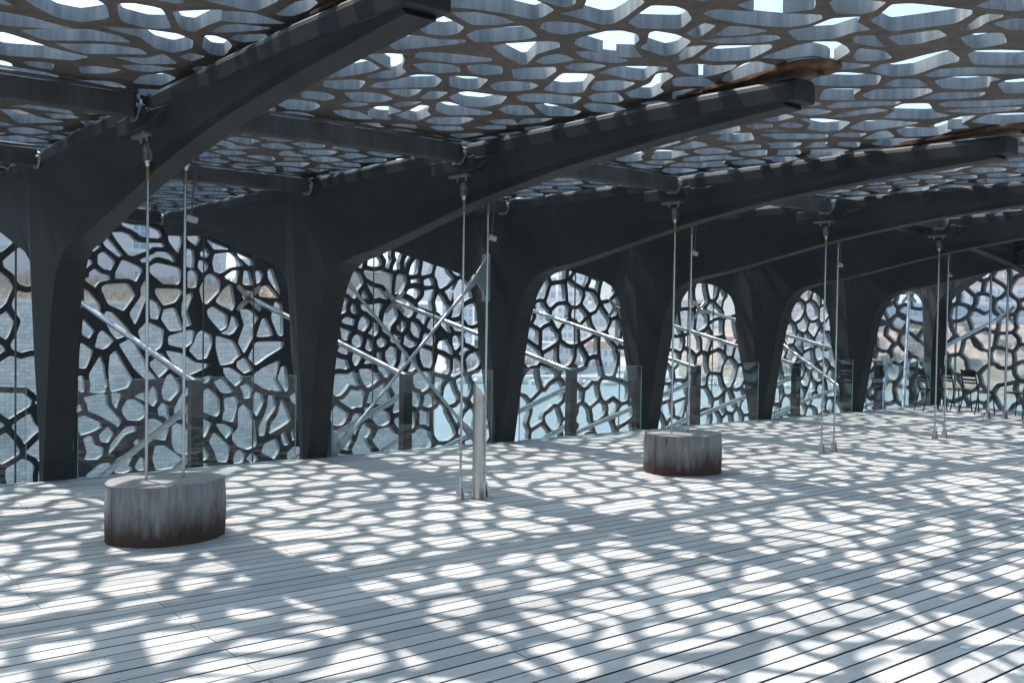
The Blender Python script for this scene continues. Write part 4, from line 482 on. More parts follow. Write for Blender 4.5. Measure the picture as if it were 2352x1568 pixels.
# ------------------------------------------------------------------ deck
DX0, DX1, DY0, DY1 = -8.0, 20.62, -5.0, 10.86
PITCHB = .1315; GAP = .0145
mb = MB(); tones = []
Y0 = 5.006-PITCHB*80
i = 0; rt_ = random.Random(3)
y = Y0
while y < DY1:
    ya, yb = y+GAP/2, min(y+PITCHB-GAP/2, DY1)
    if yb > DY0 and yb-ya > .02:
        st = 1.98 if i % 2 == 0 else 1.98+(1.2 if (i//22) % 2 else 1.8)+(0 if i % 4 == 1 else 0)
        blk = (i//20) % 3; st += blk*1.2 if i > 88 else 0
        x = st-3.6*6
        while x < DX1:
            xa, xb = max(x+.002, DX0), min(x+3.6-.002, DX1)
            if xb > xa+.05:
                dz = rt_.uniform(-.0012, .0012); gl_ = rt_.uniform(0, .0022)
                c = .002; z1 = dz; k0 = len(mb.f)
                vs = [(xa, ya, -.045), (xb, ya, -.045), (xb, yb, -.045), (xa, yb, -.045), (xa, ya, z1-c), (xb, ya, z1-c), (xb, yb, z1-c), (xa, yb, z1-c),
                      (xa, ya+c, z1), (xb, ya+c, z1), (xb, yb-c, z1), (xa, yb-c, z1)]
                mb.add(vs, [(8, 9, 10, 11), (4, 5, 9, 8), (10, 6, 7, 11), (0, 1, 5, 4), (2, 3, 7, 6), (1, 2, 6, 10, 9, 5), (3, 0, 4, 8, 11, 7)])
                mb.mi[-4:] = [2]*4; tones += [rt_.random()]*7
            x += 3.6
    y += PITCHB; i += 1
# screw heads, two to every joist crossing
for j in range(-3, 16):
    xj = 2.0+.6*j
    y = Y0
    while y < DY1:
        if 1.5 < y < 10.8:
            for fy in (.26, .74):
                cx_, cy_ = xj+rt_.uniform(-.012, .012)+(.03 if fy > .5 else 0), y+PITCHB*fy+rt_.uniform(-.006, .006)
                mb.add([(cx_+.0048*math.cos(a*math.pi/3), cy_+.0048*math.sin(a*math.pi/3), .0022) for a in range(6)], [(0, 1, 2, 3, 4, 5)], 1); tones.append(.5)
        y += PITCHB
deck = mb.build('deck', [M_DECK, M_SCREW, M_GAP], fix=False); tag(deck, kind='structure')
att = deck.data.color_attributes.new('tone', 'FLOAT_COLOR', 'CORNER') if False else deck.data.attributes.new('tone', 'FLOAT_COLOR', 'FACE')
att.data.foreach_set('color', np.array([[t_, t_, t_, 1] for t_ in tones], dtype=np.float32).ravel())
mb = MB(); mb.box(DX0, DX1, DY0, DY1-.01, -.5, -.05); sb = mb.build('deck_substructure', M_GAP); tag(sb, kind='structure')
# the building under the terrace
M_BLD, t, b = mat('dark_glazing', (.03, .04, .045), .15); 
mb = MB(); mb.box(-30, DX1-.3, -30, DY1-.3, -19.6, -.52); bo = mb.build('museum_block', M_BLD); tag(bo, 'dark glazed museum block carrying the terrace deck', 'building')

# ------------------------------------------------------------------ portals
SIL_IN = [(10.93, -.7), (10.86, 0), (10.77, .5), (10.67, 1.08), (10.59, 1.5), (10.52, 1.8), (10.44, 2.0), (10.36, 2.14), (10.23, 2.28), (10.04, 2.375), (9.79, 2.43), (9.35, 2.5), (8.4, 2.69), (7.54, 2.86), (7.13, 2.925), (6.2, 3.05), (5.17, 3.135), (3.98, 3.2)]
SIL_OUT = [(11.12, -.7), (11.2, 0), (11.3, .47), (11.39, .9), (11.49, 1.3), (11.55, 1.8), (11.60, 2.07), (11.68, 2.22), (11.8, 2.34), (12.0, 2.43), (12.7, 2.59), (13.6, 2.79), (14.35, 2.955), (15.2, 3.0), (16.1, 3.05)]
def body_mesh():
    pts = []; 
    def ap(y, z, h): pts.append((y, z, h)); return len(pts)-1
    inn = [ap(y, z, .088 if y < 8.5 else (.11 if y < 9.7 else (.13 if y < 10.3 else .138))) for y, z in SIL_IN]
    out = [ap(y, z, .06 if z < 2.3 else .08) for y, z in SIL_OUT]
    ZT = 3.262
    T = [ap(4.02, ZT, .115), ap(5.2, ZT, .145), ap(7.13, ZT, .192), ap(9.35, ZT, .225), ap(11.2, ZT, .22), ap(11.42, ZT, .19), ap(12.3, ZT, .225), ap(14.35, ZT, .21), ap(16.1, ZT, .19)]
    A = ap(9.35, 2.78, .118); B = ap(12.23, 2.79, .095)
    b1 = [ap(8.2, 2.91, .1), ap(7.13, 3.02, .092), ap(5.17, 3.19, .1)]
    b2 = [ap(13.3, 2.9, .09), ap(14.35, 3.03, .09), ap(15.4, 3.12, .09)]
    R1 = [ap(11.1, 2.3, .21), ap(11.02, 1.33, .19), ap(10.94, .5, .16), ap(10.96, -.7, .145)]
    R2 = [ap(11.35, 2.3, .165), ap(11.29, 1.32, .135), ap(11.16, .5, .115), ap(11.05, -.7, .10)]
    low = ap(10.3, 1.95, .145)
    loop = inn[::-1]+[R1[3], R2[3]]+out+T[::-1]
    if area([(pts[i][0], pts[i][1]) for i in loop]) < 0: loop = loop[::-1]
    V2 = [Vector((p[0], p[1])) for p in pts]
    ed = []
    for ch in ([A, b1[0], b1[1], b1[2], inn[-1]], [A, inn[11]], [T[4]]+R1, [T[5]]+R2, [T[4], A], [T[5], B], [B, out[10]], [B]+b2+[out[-1]], [A, low, inn[5]], [B, out[7]]):
        ed += [(ch[i], ch[i+1]) for i in range(len(ch)-1)]
    V, E_, F_, OV, _, OF = delaunay_2d_cdt(V2, ed, [loop], 1, 1e-6, True)
    h = []
    for i, v in enumerate(V):
        if OV[i]: h.append(pts[OV[i][0]][2])
        else: h.append(.15)
    n = len(V); vs = [(-h[i], v.x, v.y) for i, v in enumerate(V)]+[(h[i], v.x, v.y) for i, v in enumerate(V)]
    fs = []; ec = {}
    for f, of in zip(F_, OF):
        if not of: continue
        fs.append(tuple(f)); fs.append(tuple(n+i for i in reversed(f)))
        for i in range(len(f)): ec[(f[i], f[(i+1) % len(f)])] = 1
    for (a, b_) in ec:
        if (b_, a) not in ec: fs.append((a, b_, n+b_, n+a))
    return vs, fs
def flange(mb, y0, y1, hw=.228, z0=3.258, z1=Z_TOP):
    sec = [(-hw, z0), (-hw, z1-.05), (-hw+.014, z1-.022), (-hw+.045, z1-.004), (-hw+.08, z1), (hw-.08, z1), (hw-.045, z1-.004), (hw-.014, z1-.022), (hw, z1-.05), (hw, z0)]
    n = len(sec); vs = []; ys = [y0, y0+.06, 5.2, 7.2, 9.3, 11.3, 13.5, y1]
    for i, y in enumerate(ys):
        k = .8 if i == 0 else 1
        kx = min(1, max(.56, .56+.44*(y-4.0)/4.6)); vs += [(x*kx*(.93 if i == 0 else 1), y, z-(.03 if y < 4.2 else 0)) for x, z in sec]
    fs = [tuple(range(n))[::-1], tuple(range((len(ys)-1)*n, len(ys)*n))]
    for i in range(len(ys)-1):
        for k in range(n): fs.append((i*n+k, i*n+(k+1) % n, (i+1)*n+(k+1) % n, (i+1)*n+k))
    mb.add(vs, fs)
def make_frame():
    root = empty('concrete_frame')
    mb = MB(); v, f = body_mesh(); mb.add(v, f)
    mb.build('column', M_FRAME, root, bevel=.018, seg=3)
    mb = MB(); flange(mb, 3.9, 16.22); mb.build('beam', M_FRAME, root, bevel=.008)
    mb = MB(); mb.box(-.25, .25, 7.3, 8.02, 3.135, 3.27)
    mb.add([(-.249, 7.3, 3.14), (-.249, 7.3, 3.25), (-.2, 7.0, 3.25), (.249, 7.3, 3.14), (.249, 7.3, 3.25), (.2, 7.0, 3.25)], [(0, 1, 2), (3, 4, 5), (0, 3, 5, 2), (1, 4, 5, 2)])
    mb.build('corbel', M_FRAME, root, bevel=.012)
    # rusty plate from the beam tip up to the lattice
    mb = MB(); poly = [(-.07, 4.9), (-.09, 4.3), (-.17, 4.05)]+[(-.2*math.cos(a), 3.86-.2*math.sin(a)) for a in [math.pi*i/10 for i in range(11)]]+[(.17, 4.05), (.09, 4.3), (.07, 4.9)]
    mb.prism(poly, Z_TOP+.022, Z_TOP+.05); mb.box(-.11, .11, 4.7, 4.95, Z_TOP+.0, Z_TOP+.021)
    pl = mb.build('end_plate', M_RUST, root, bevel=.004)
    for sx in (-.07, .07):
        mb = MB(); mb.tube([(sx, 3.83, Z_TOP+.021), (sx, 3.83, Z_TOP-.005)], .022, 8); mb.build('bolt', M_RUST, pl)
    return root
frame0 = make_frame()
FL = {-2: ('dark concrete arched frame far off to the left',), -1: ('dark concrete arched frame just left of the picture',), 0: ('first dark concrete column at the left, its big beam rising to the top centre',),
      1: ('second dark concrete column, its beam ending in a rusty plate at top right',), 2: ('third dark concrete column, carrying the steel bracing bracket',), 3: ('fourth dark concrete column, behind the second stump',),
      4: ('fifth dark concrete column from the left',), 5: ('sixth dark concrete column, last one before the sunlit corner column',)}
frames = {}
for k in range(-2, 6):
    o = frame0 if k == -2 else copy_tree(frame0)
    o.location = (XC(k), 0, 0); tag(o, FL[k][0], 'column', 'row of dark concrete arched frames'); frames[k] = o
# corner frame stands on the diagonal
def corner():
    o = copy_tree(frame0); a = R(-45)
    M = Matrix.Rotation(a, 4, 'Z'); p = M @ Vector((0, 10.9, 0))
    o.location = (XC(6)-p.x, 10.9-p.y, 0); o.rotation_euler = (0, 0, a); return o
cf = corner(); tag(cf, 'sun dappled corner column behind the chairs, turned to the diagonal', 'column', 'row of dark concrete arched frames')
for j in range(1, 4):
    o = copy_tree(frame0); a = R(-90); o.rotation_euler = (0, 0, a)
    o.location = (XC(6)-10.9, 10.9-2.9929*j, 0)
    # rotation by -90 sends +y to +x
    for ch in list(o.children):
        if ch.name.startswith('end_plate'): pass
    if j == 1: tag(o, 'end wall frame just right of the picture beside the corner column', 'column', 'row of dark concrete arched frames')
    else: tag(o, 'end wall frame off-frame on the right, number %s from the corner' % ('two' if j == 2 else 'three'), 'column', 'row of dark concrete arched frames')
    if j >= 1:
        bpy.data.objects.remove(o.children[0]) if False else None

# cross beams between the frames
def make_cross():
    root = empty('cross_beam'); L = 2.9929-.456
    mb = MB(); mb.box(.03, L-.03, -.07, .07, 3.235, 3.40); mb.build('girder', M_XBEAM, root, bevel=.012)
    mb = MB(); mb.tube([(.0, -.03, 3.425), (L*.5, -.045, 3.43), (L, -.03, 3.425)], .014, 8); mb.build('conduit', M_TIE, root)
    for s_ in (0, 1):
        x0, x1 = (0, .026) if s_ == 0 else (L-.026, L)
        poly = [(-.085, 3.40), (.085, 3.40), (.085, 3.215), (-.05, 3.2), (-.085, 3.215), (-.135, 3.27), (-.15, 3.31), (-.135, 3.35), (-.085, 3.37)]
        mb = MB(); mb.prism(poly, x0+.001, x1-.001, 0); e = mb.build('end_plate', M_GALV, root, bevel=.003)
        mb = MB(); mb.tube([(x0-.02, -.118, 3.31), (x1+.02, -.118, 3.31)], .014, 6); mb.build('bolt', M_GALV, e)
    return root
cross0 = make_cross(); first = True
CYS = [(7.57, 'in front of the columns, over the rods'), (10.72, 'over the column row'), (15.95, 'at the screen')]
for k in range(-2, 6):
    for yy, tx in CYS:
        if k == 5 and yy > 15: pass
        o = cross0 if first else copy_tree(cross0); first = False
        o.location = (XC(k)+.228, yy, 0)
        who = {-2: 'far left off-frame', -1: 'left of the first beam', 0: 'between first and second beams', 1: 'between second and third beams', 2: 'between third and fourth beams', 3: 'between fourth and fifth beams', 4: 'between fifth and sixth beams', 5: 'between sixth beam and corner'}[k]
        tag(o, 'black steel cross beam %s, %s' % (tx, who), 'beam', 'steel cross beams between the concrete beams')

# ------------------------------------------------------------------ hanging rods
def make_rod(zb, floor_foot, thick=1.0, name='tie_rod', plate=True):
    root = empty(name); z1 = 3.10
    r = .0105*thick*1.15
    mb = MB(); mb.tube([(0, 0, zb+(.16 if floor_foot else 0)), (0, 0, 2.80)], r, 10); mb.build('rod', M_STEEL, root)
    mb = MB(); mb.tube([(0, 0, 2.775), (0, 0, 2.885)], [.017*thick, .0165*thick], 12); mb.build('sleeve', M_BRASS, root)
    mb = MB(); mb.tube([(0, 0, 2.886), (0, 0, 2.93)], [.018*thick, .03*thick], 12)
    for s_ in (-1, 1):
        mb.prism([(-.028, 2.925), (.028, 2.925), (.033, 3.02), (.02, 3.05), (-.02, 3.05), (-.033, 3.02)], s_*.012 if s_ > 0 else -.026, .026 if s_ > 0 else -.012, 0)
    mb.tube([(-.036, 0, 3.015), (.036, 0, 3.015)], .014, 8)
    mb.build('fork', M_STEELR, root, bevel=.002)
    mb = MB(); mb.box(-.011, .011, -.03, .03, 2.985, 3.10)
    if plate:
        mb.box(-.085, .085, -.15, .15, 3.101, 3.131)
        for yy in (-.07, .07): mb.tube([(.03, yy, 3.1), (.03, yy, 3.068)], .012, 6); mb.tube([(-.03, yy, 3.1), (-.03, yy, 3.068)], .012, 6)
    mb.build('anchor_plate', M_GALV if plate else M_STEELR, root, bevel=.002)
    if floor_foot:
        mb = MB(); mb.tube([(0, 0, .22), (0, 0, .15), (0, 0, .12)], [.014*thick, .0165*thick, .02*thick], 10)
        for s_ in (-1, 1): mb.prism([(-.042*thick, 0.002), (.042*thick, 0.002), (.034*thick, .07), (.018*thick, .14), (-.018*thick, .14), (-.034*thick, .07)], s_*.012 if s_ > 0 else -.027, .027 if s_ > 0 else -.012, 0)
        mb.tube([(-.036, 0, .045), (.036, 0, .045)], .016, 8)
        mb.build('foot', M_STEELR, root, bevel=.002)
    return root
rod_s = make_rod(.45, False); rod_f = make_rod(0, True); rod_t = make_rod(0, True, 1.9)
us, uf, ut = [False]*3
def place_rod(kind, x, y, rz, label):
    global us, uf, ut
    src = {'s': rod_s, 'f': rod_f, 't': rod_t}[kind]; used = {'s': us, 'f': uf, 't': ut}[kind]
    o = copy_tree(src) if used else src
    if kind == 's': us = True
    elif kind == 'f': uf = True
    else: ut = True
    o.location = (x, y, 0); o.rotation_euler = (0, 0, rz)
    tag(o, label, 'tie rod', 'steel rods hanging in pairs from the beams'); return o
RX = lambda k: 2.597+2.9935*k
RY = 7.63
place_rod('s', RX(0)-.145, RY, 0, 'left steel rod standing in the near wooden stump'); place_rod('s', RX(0)+.145, RY, 0, 'right steel rod standing in the near wooden stump')
place_rod('f', RX(1)-.145, RY, 0, 'steel rod with forked foot left of the slanted bollard'); place_rod('f', RX(1)+.145, RY, 0, 'steel rod with forked foot right of the slanted bollard')
place_rod('s', RX(2)-.145, RY, 0, 'left steel rod standing in the farther wooden stump'); place_rod('s', RX(2)+.145, RY, 0, 'right steel rod standing in the farther wooden stump')
place_rod('f', RX(3)-.145, RY, 0, 'left rod of the floor pair under the fourth beam, right of the farther stump'); place_rod('f', RX(3)+.145, RY, 0, 'right rod of the floor pair under the fourth beam, right of the farther stump')
place_rod('f', RX(4)-.145, RY, 0, 'left rod of the floor pair in front of the leftmost chairs'); place_rod('f', RX(4)+.145, RY, 0, 'right rod of the floor pair in front of the leftmost chairs')
place_rod('f', RX(5)-.1, RY, 0, 'steel rod at the right edge of the picture in front of a chair'); place_rod('f', RX(5)+.19, RY, 0, 'steel rod just beyond the right edge of the picture')
place_rod('t', 18.56, 8.78, R(-45), 'thick steel rod at the corner, left one of the pair in front of the chairs'); place_rod('t', 18.86, 8.60, R(-45), 'thick steel rod at the corner, right one of the pair in front of the chairs')
for k in (-1, -2):
    place_rod('f', RX(k)-.145, RY, 0, 'left rod of the pair under the beam %s' % ('just off-frame left' if k == -1 else 'far off-frame left')); place_rod('f', RX(k)+.145, RY, 0, 'right rod of the pair under the beam %s' % ('just off-frame left' if k == -1 else 'far off-frame left'))

# thin ties from the beam soffits down between deck and screen
def make_tie():
    mb = MB(); mb.tube([(0, 0, -8), (0, 0, 3.05)], .012, 8); return mb.build('vertical_tie', M_TIE)
tie0 = make_tie(); used = False
for k in range(-2, 6):
    for yy, tx in ((14.62, 'outer'), (12.75, 'inner')):
        o = copy_tree(tie0) if used else tie0; used = True
        o.location = (XC(k)-.02, yy, 0 if yy > 14 else -.33); o.name = 'vertical_tie'
        tag(o, 'thin dark %s vertical tie hanging below the outer arm of the %s frame' % (tx, nth(k)), 'tie rod', 'thin dark ties hanging below the outer arms')

# spotlights clipped to rods with a hooked stem
def make_spot():
    root = empty('spotlight')
    mb = MB(); mb.tube([(0, 0, 0), (.02, -.0, .05), (.045, 0, .4), (.05, .0, .62)], .007, 8); mb.build('stem', M_TIE, root)
    mb = MB(); mb.box(-.03, .065, -.025, .025, -.03, .015, M=Matrix.Rotation(R(14), 4, 'Y')); mb.build('lamp_head', M_GALV, root, bevel=.006)
    mb = MB(); mb.tube([(-.06, 0, -.01), (-.045, 0, .035), (-.02, .0, .035)], .009, 8); mb.build('clamp', M_RUBBER, root)
    return root
sp0 = make_spot(); used = False
for k, z, tx in ((0, 2.52, 'near stump'), (1, 2.56, 'slanted bollard'), (2, 2.57, 'farther stump'), (3, 2.57, 'fourth beam'), (4, 2.55, 'fifth beam'), (5, 2.55, 'right picture edge')):
    o = copy_tree(sp0) if used else sp0; used = True
    o.location = (RX(k)+.145+.035, RY, z); tag(o, 'small clamped spotlight high on the right rod at the %s' % tx, 'spotlight', 'small spotlights clamped to the rods')

# ------------------------------------------------------------------ stumps
def make_stump(seed, a, b_, h, rot):
    rr = random.Random(seed); root = empty('log_stump'); n = 72; rows = 7; vs = []; fs = []
    ph = [rr.uniform(0, 6.28) for _ in range(5)]
    def rad(t_): return 1+.035*math.sin(2*t_+ph[0])+.025*math.sin(3*t_+ph[1])+.012*math.sin(7*t_+ph[2])+.006*math.sin(17*t_+ph[3])
    for j in range(rows):
        z = h*j/(rows-1); k = 1+.012*math.sin(math.pi*j/(rows-1))-.006*j/(rows-1)
        if j == rows-1: k *= .985
        for i in range(n):
            t_ = 2*math.pi*i/n; q = rad(t_+.02*math.sin(5*z))*k; vs.append((a*q*math.cos(t_), b_*q*math.sin(t_), z-(.012 if j == rows-1 else 0) if j < rows-1 else h-.01))
    for j in range(rows-1):
        for i in range(n): fs.append((j*n+i, j*n+(i+1) % n, (j+1)*n+(i+1) % n, (j+1)*n+i))
    mb = MB(); mb.add(vs, fs, 0, True); tr_ = mb.build('trunk', M_BARK, root)
    mb = MB(); tv = [(a*rad(2*math.pi*i/n)*k_*math.cos(2*math.pi*i/n), b_*rad(2*math.pi*i/n)*k_*math.sin(2*math.pi*i/n), z_) for k_, z_ in ((1.003, h-.012), (.975, h)) for i in range(n)]
    mb.add(tv, [(i, (i+1) % n, n+(i+1) % n, n+i) for i in range(n)]+[tuple(range(n, 2*n))]); mb.build('cut_top', M_RINGS, root)
    # drying crack
    t_ = math.pi*1.13; mb = MB()
    q = rad(t_)*1.035; p0 = Vector((a*q*math.cos(t_), b_*q*math.sin(t_), .01)); 
    d = Vector((-math.sin(t_), math.cos(t_), 0))*.004
    mb.add([p0-d, p0+d, p0+d*.6+Vector((0, 0, h-.02)), p0-d*.6+Vector((0, 0, h-.02))], [(0, 1, 2, 3)]); mb.build('crack', M_GAP, root)
    root.rotation_euler = (0, 0, rot); return root
s1 = make_stump(4, .435, .35, .46, R(-8)); s1.location = (2.6, 7.62, 0); tag(s1, 'big oval weathered log stump in the left foreground, two rods in its top', 'stump', 'log stumps under the hanging rods')
s2 = make_stump(9, .45, .37, .46, R(-20)); s2.location = (8.60, 7.60, 0); tag(s2, 'farther weathered log stump with rusty foot, right of centre', 'stump', 'log stumps under the hanging rods')

# ------------------------------------------------------------------ steel bollard with slanted head
root = empty('steel_bollard', (5.60, 7.56, 0)); tag(root, 'upright stainless tube with a slanted cut head, standing between two rods', 'bollard')
mb = MB(); n = 28; r = .052; vs = []
for z in (0, None):
    for i in range(n):
        a = 2*math.pi*i/n; x, y = r*math.cos(a), r*math.sin(a)
        vs.append((x, y, .008) if z == 0 else (x, y, 1.06-1.25*x+.25*y))
mb.add(vs, [(i, (i+1) % n, n+(i+1) % n, n+i) for i in range(n)], 0, True); mb.add(vs[n:], [tuple(range(n))]); mb.build('tube', M_STEELR, root)
mb = MB(); mb.tube([(0, 0, .001), (0, 0, .007)], .082, 28)
for a in range(4): mb.tube([(.068*math.cos(a*1.57+.6), .068*math.sin(a*1.57+.6), .007), (.068*math.cos(a*1.57+.6), .068*math.sin(a*1.57+.6), .013)], .008, 8)
mb.build('base_flange', M_STEEL, root)
mb = MB(); nn = Vector((1.25, -.25, 1)).normalized(); c = Vector((.012, -.004, 1.045+.002)); mb.tube([c+nn*.0, c+nn*.006], .024, 16); mb.build('button', M_RUBBER, root)

# ------------------------------------------------------------------ glass balustrades
def make_glass(L):
    root = empty('glass_balustrade')
    mb = MB(); mb.box(0, L, 0, .001, .01, 1.035); me = mb.build('pane', M_GLASS, root)
    me.data.clear_geometry(); me.data.from_pydata([(0, 0, .01), (L, 0, .01), (L, 0, 1.035), (0, 0, 1.035)], [], [(0, 1, 2, 3)])
    mb = MB(); mb.box(-.004, .0, -.008, .008, .01, 1.038); mb.box(L, L+.004, -.008, .008, .01, 1.038); mb.box(.001, L-.001, -.008, .008, 1.036, 1.040); mb.build('edge', M_GEDGE, root)
    mb = MB(); mb.box(0, L, -.02, .02, -.02, .012); mb.build('channel', M_GALV, root)
    return root
g0 = make_glass(2.49)
GT = {-2: 'glass balustrade pane far off-frame left', -1: 'glass balustrade pane at the left picture edge, left of the first column', 0: 'glass balustrade pane between the first and second columns, behind the near stump',
      1: 'glass balustrade pane between the second and third columns, behind the bollard', 2: 'glass balustrade pane between the third and fourth columns', 3: 'glass balustrade pane between the fourth and fifth columns', 4: 'glass balustrade pane between the fifth and sixth columns', 5: 'glass balustrade pane between the sixth and the corner column'}
for k in range(-2, 6):
    o = g0 if k == -2 else copy_tree(g0); o.location = (XC(k)+.195, 10.83, 0); tag(o, GT[k], 'glass railing', 'glass balustrade panes along the deck edge')
for j in range(3):
    o = copy_tree(g0); o.rotation_euler = (0, 0, R(-90)); o.location = (20.6, 10.6-2.9929*j, 0)
    tag(o, ['glass balustrade pane on the end side behind the chairs', 'glass balustrade pane on the end side at the right picture edge', 'glass balustrade pane on the end side off-frame right'][j], 'glass railing', 'glass balustrade panes along the deck edge')

# ------------------------------------------------------------------ struts holding the screens
def make_strut(L):   # along +x from the column side to the screen, spider at the far end
    pass
def spider(mb, c, ax):
    # cross-shaped steel fixing on the screen, arms at 45 degrees in its plane
    for s_ in (R(45), R(135)):
        d = Vector((math.cos(s_), 0, math.sin(s_))) if ax == 'y' else Vector((0, math.cos(s_), math.sin(s_)))
        nrm = Vector((0, 1, 0)) if ax == 'y' else Vector((1, 0, 0)); e = d.cross(nrm)
        vs = []
        for t_, w in ((-.30, .03), (-.26, .04), (0, .055), (.26, .04), (.30, .03)):
            for sg in (-1, 1):
                for dn in (-.012, .012): vs.append(c+d*t_+e*(w*sg)+nrm*dn)
        fs = [(0, 1, 3, 2), (16, 18, 19, 17)]
        for i in range(4):
            a = i*4; b_ = a+4; fs += [(a, a+2, b_+2, b_), (a+1, b_+1, b_+3, a+3), (a, b_, b_+1, a+1), (a+2, a+3, b_+3, b_+2)]
        mb.add(vs, fs)
        for sg in (-1, 1): mb.tube([c+d*(.26*sg)-nrm*.02, c+d*(.26*sg)-nrm*.035], .02, 8)
    nrm = Vector((0, 1, 0)) if ax == 'y' else Vector((1, 0, 0))
    mb.tube([c-nrm*.09, c-nrm*.01], [.03, .06], 12)
def strut_set(n_, Xs, Xe, lab):
    root = empty('screen_strut', (Xe, 11.5, 0)); tag(root, lab, 'strut', 'steel struts tying the screens to the terrace')
    o_ = Vector((Xe, 11.5, 0))
    S = Vector((Xs, 16.2, 2.06))-o_
    mb = MB(); mb.tube([S, Vector((0, 0, .92))], .043, 14); mb.build('tube', M_STEEL, root)
    mb = MB(); spider(mb, S+Vector((0, .06, 0)), 'y'); mb.build('cross_fixing', M_STEELR, root, bevel=.003)
    mb = MB(); mb.tube([Vector((0, 0, .72)), Vector((Xs-Xe, 4.7, -1.25))], .043, 14); mb.build('tube', M_STEEL, root)
    mb = MB(); mb.tube([Vector((0, 0, .12)), Vector((Xs-Xe, 4.7, -2.3))], .043, 14); mb.build('tube', M_STEEL, root)
    mb = MB(); mb.box(-.07, .07, -.015, .12, -2.2, .95); mb.box(-.09, .09, -.02, .14, .952, .97); mb.build('post', M_XBEAM, root, bevel=.006)
SL = {0: 'bright steel strut behind the first column, its end above the near stump', 1: 'steel strut with cross fixing on the screen left of the second column', 2: 'steel strut with cross fixing behind the steel bracing', 3: 'steel strut emerging behind the third column',
      4: 'steel strut seen in the arch right of the fourth column', 5: 'steel strut seen in the arch right of the fifth column', -1: 'steel strut off-frame left'}
for n_ in range(-1, 6):
    Xs = 3.99+2.995*n_
    strut_set(n_, Xs, Xs+(.3 if n_ < 2 else .42), SL[n_])
# end-side struts
for j, Yj in enumerate((11.92, 8.92)):
    root = empty('screen_strut', (21.0, Yj, 0)); tag(root, ['steel strut with cross fixing on the end screen above the chairs', 'steel strut on the end screen at the right picture edge'][j], 'strut', 'steel struts tying the screens to the terrace')
    S = Vector((5.0, 0, 2.06)); mb = MB(); mb.tube([S, Vector((0, -.25, .85))], .043, 14); mb.build('tube', M_STEEL, root)
    mb = MB(); spider(mb, S+Vector((.06, 0, 0)), 'x'); mb.build('cross_fixing', M_STEELR, root, bevel=.003)
    mb = MB(); mb.box(-.02, .12, -.32, -.18, -2.2, .9); mb.build('post', M_XBEAM, root)
for (A, B, lb) in (((26.0, 14.6, 2.6), (21.2, 12.0, -.5), 'upper bright steel strut crossing the last arch before the corner column'), ((26.0, 15.2, .6), (21.0, 12.6, -1.4), 'lower bright steel strut in the last arch before the corner column'), ((22.3, 16.2, 1.2), (21.2, 11.8, -.9), 'steep steel strut in the last arch, crossing the glass')):
    root = empty('screen_strut', B); tag(root, lb, 'strut', 'steel struts tying the screens to the terrace')
    S = Vector(A)-Vector(B); mb = MB(); mb.tube([S, Vector((0, 0, 0))], .043, 14); mb.build('tube', M_STEEL, root)
    mb = MB(); spider(mb, S, 'x' if A[0] > 25 else 'y'); mb.build('cross_fixing', M_STEELR, root, bevel=.003)

# crossed bracing between second and third columns
def brace(A, B, lb, upper):
    A, B = Vector(A), Vector(B); root = empty('bracing_rod', B); tag(root, lb, 'bracing', 'crossed bracing between second and third columns')
    a = A-B; d = a.normalized(); mb = MB(); mb.tube([a-d*.35, d*.25], .022, 12); mb.build('rod', M_GALV, root)
    for e, sg in ((a, -1), (Vector((0, 0, 0)), 1)):
        mb = MB(); mb.tube([e+d*(.34*sg), e+d*(.20*sg)], [.026, .034], 12)
        nrm = Vector((0, 1, 0)); sd = d.cross(nrm)
        for q in (-.03, .014):
            pts = [e+d*(.22*sg)+sd*.03, e+d*(.22*sg)-sd*.03, e-sd*.055, e-d*(.05*sg), e+sd*.055]
            vs = [p+nrm*q for p in pts]+[p+nrm*(q+.016) for p in pts]
            mb.add(vs, [(0, 1, 2, 3, 4), (9, 8, 7, 6, 5)]+[(i, (i+1) % 5, 5+(i+1) % 5, 5+i) for i in range(5)])
        mb.tube([e-nrm*.045, e+nrm*.045], .022, 10); mb.build('fork', M_GALV, root)
        sgx = -1 if sg < 0 and a.x < 0 or (sg > 0 and a.x > 0) else 1
        mb = MB(); mb.box(*(sorted((e.x+sgx*.17, e.x+sgx*.155))), e.y-.09, e.y+.09, e.z-.33, e.z+.33)
        mb.prism([(e.x-.01*sgx, e.z-.06), (e.x-.01*sgx, e.z+.06), (e.x+.154*sgx, e.z+.28), (e.x+.154*sgx, e.z-.28)], e.y-.011, e.y+.011, 1)
        for i in range(4): 
            for yy in (-.06, .06): mb.tube([(e.x+sgx*.154, e.y+yy, e.z-.27+.18*i), (e.x+sgx*.14, e.y+yy, e.z-.27+.18*i)], .012, 6)
        mb.build('anchor_plate', M_GALV, root, bevel=.002)
brace((8.05, 10.95, 2.33), (5.93, 10.95, .12), 'steel bracing rod rising to the bracket on the third column', True)
brace((5.93, 11.03, 2.33), (8.05, 11.03, .12), 'steel bracing rod falling to the bolted plate at the foot of the third column', False)

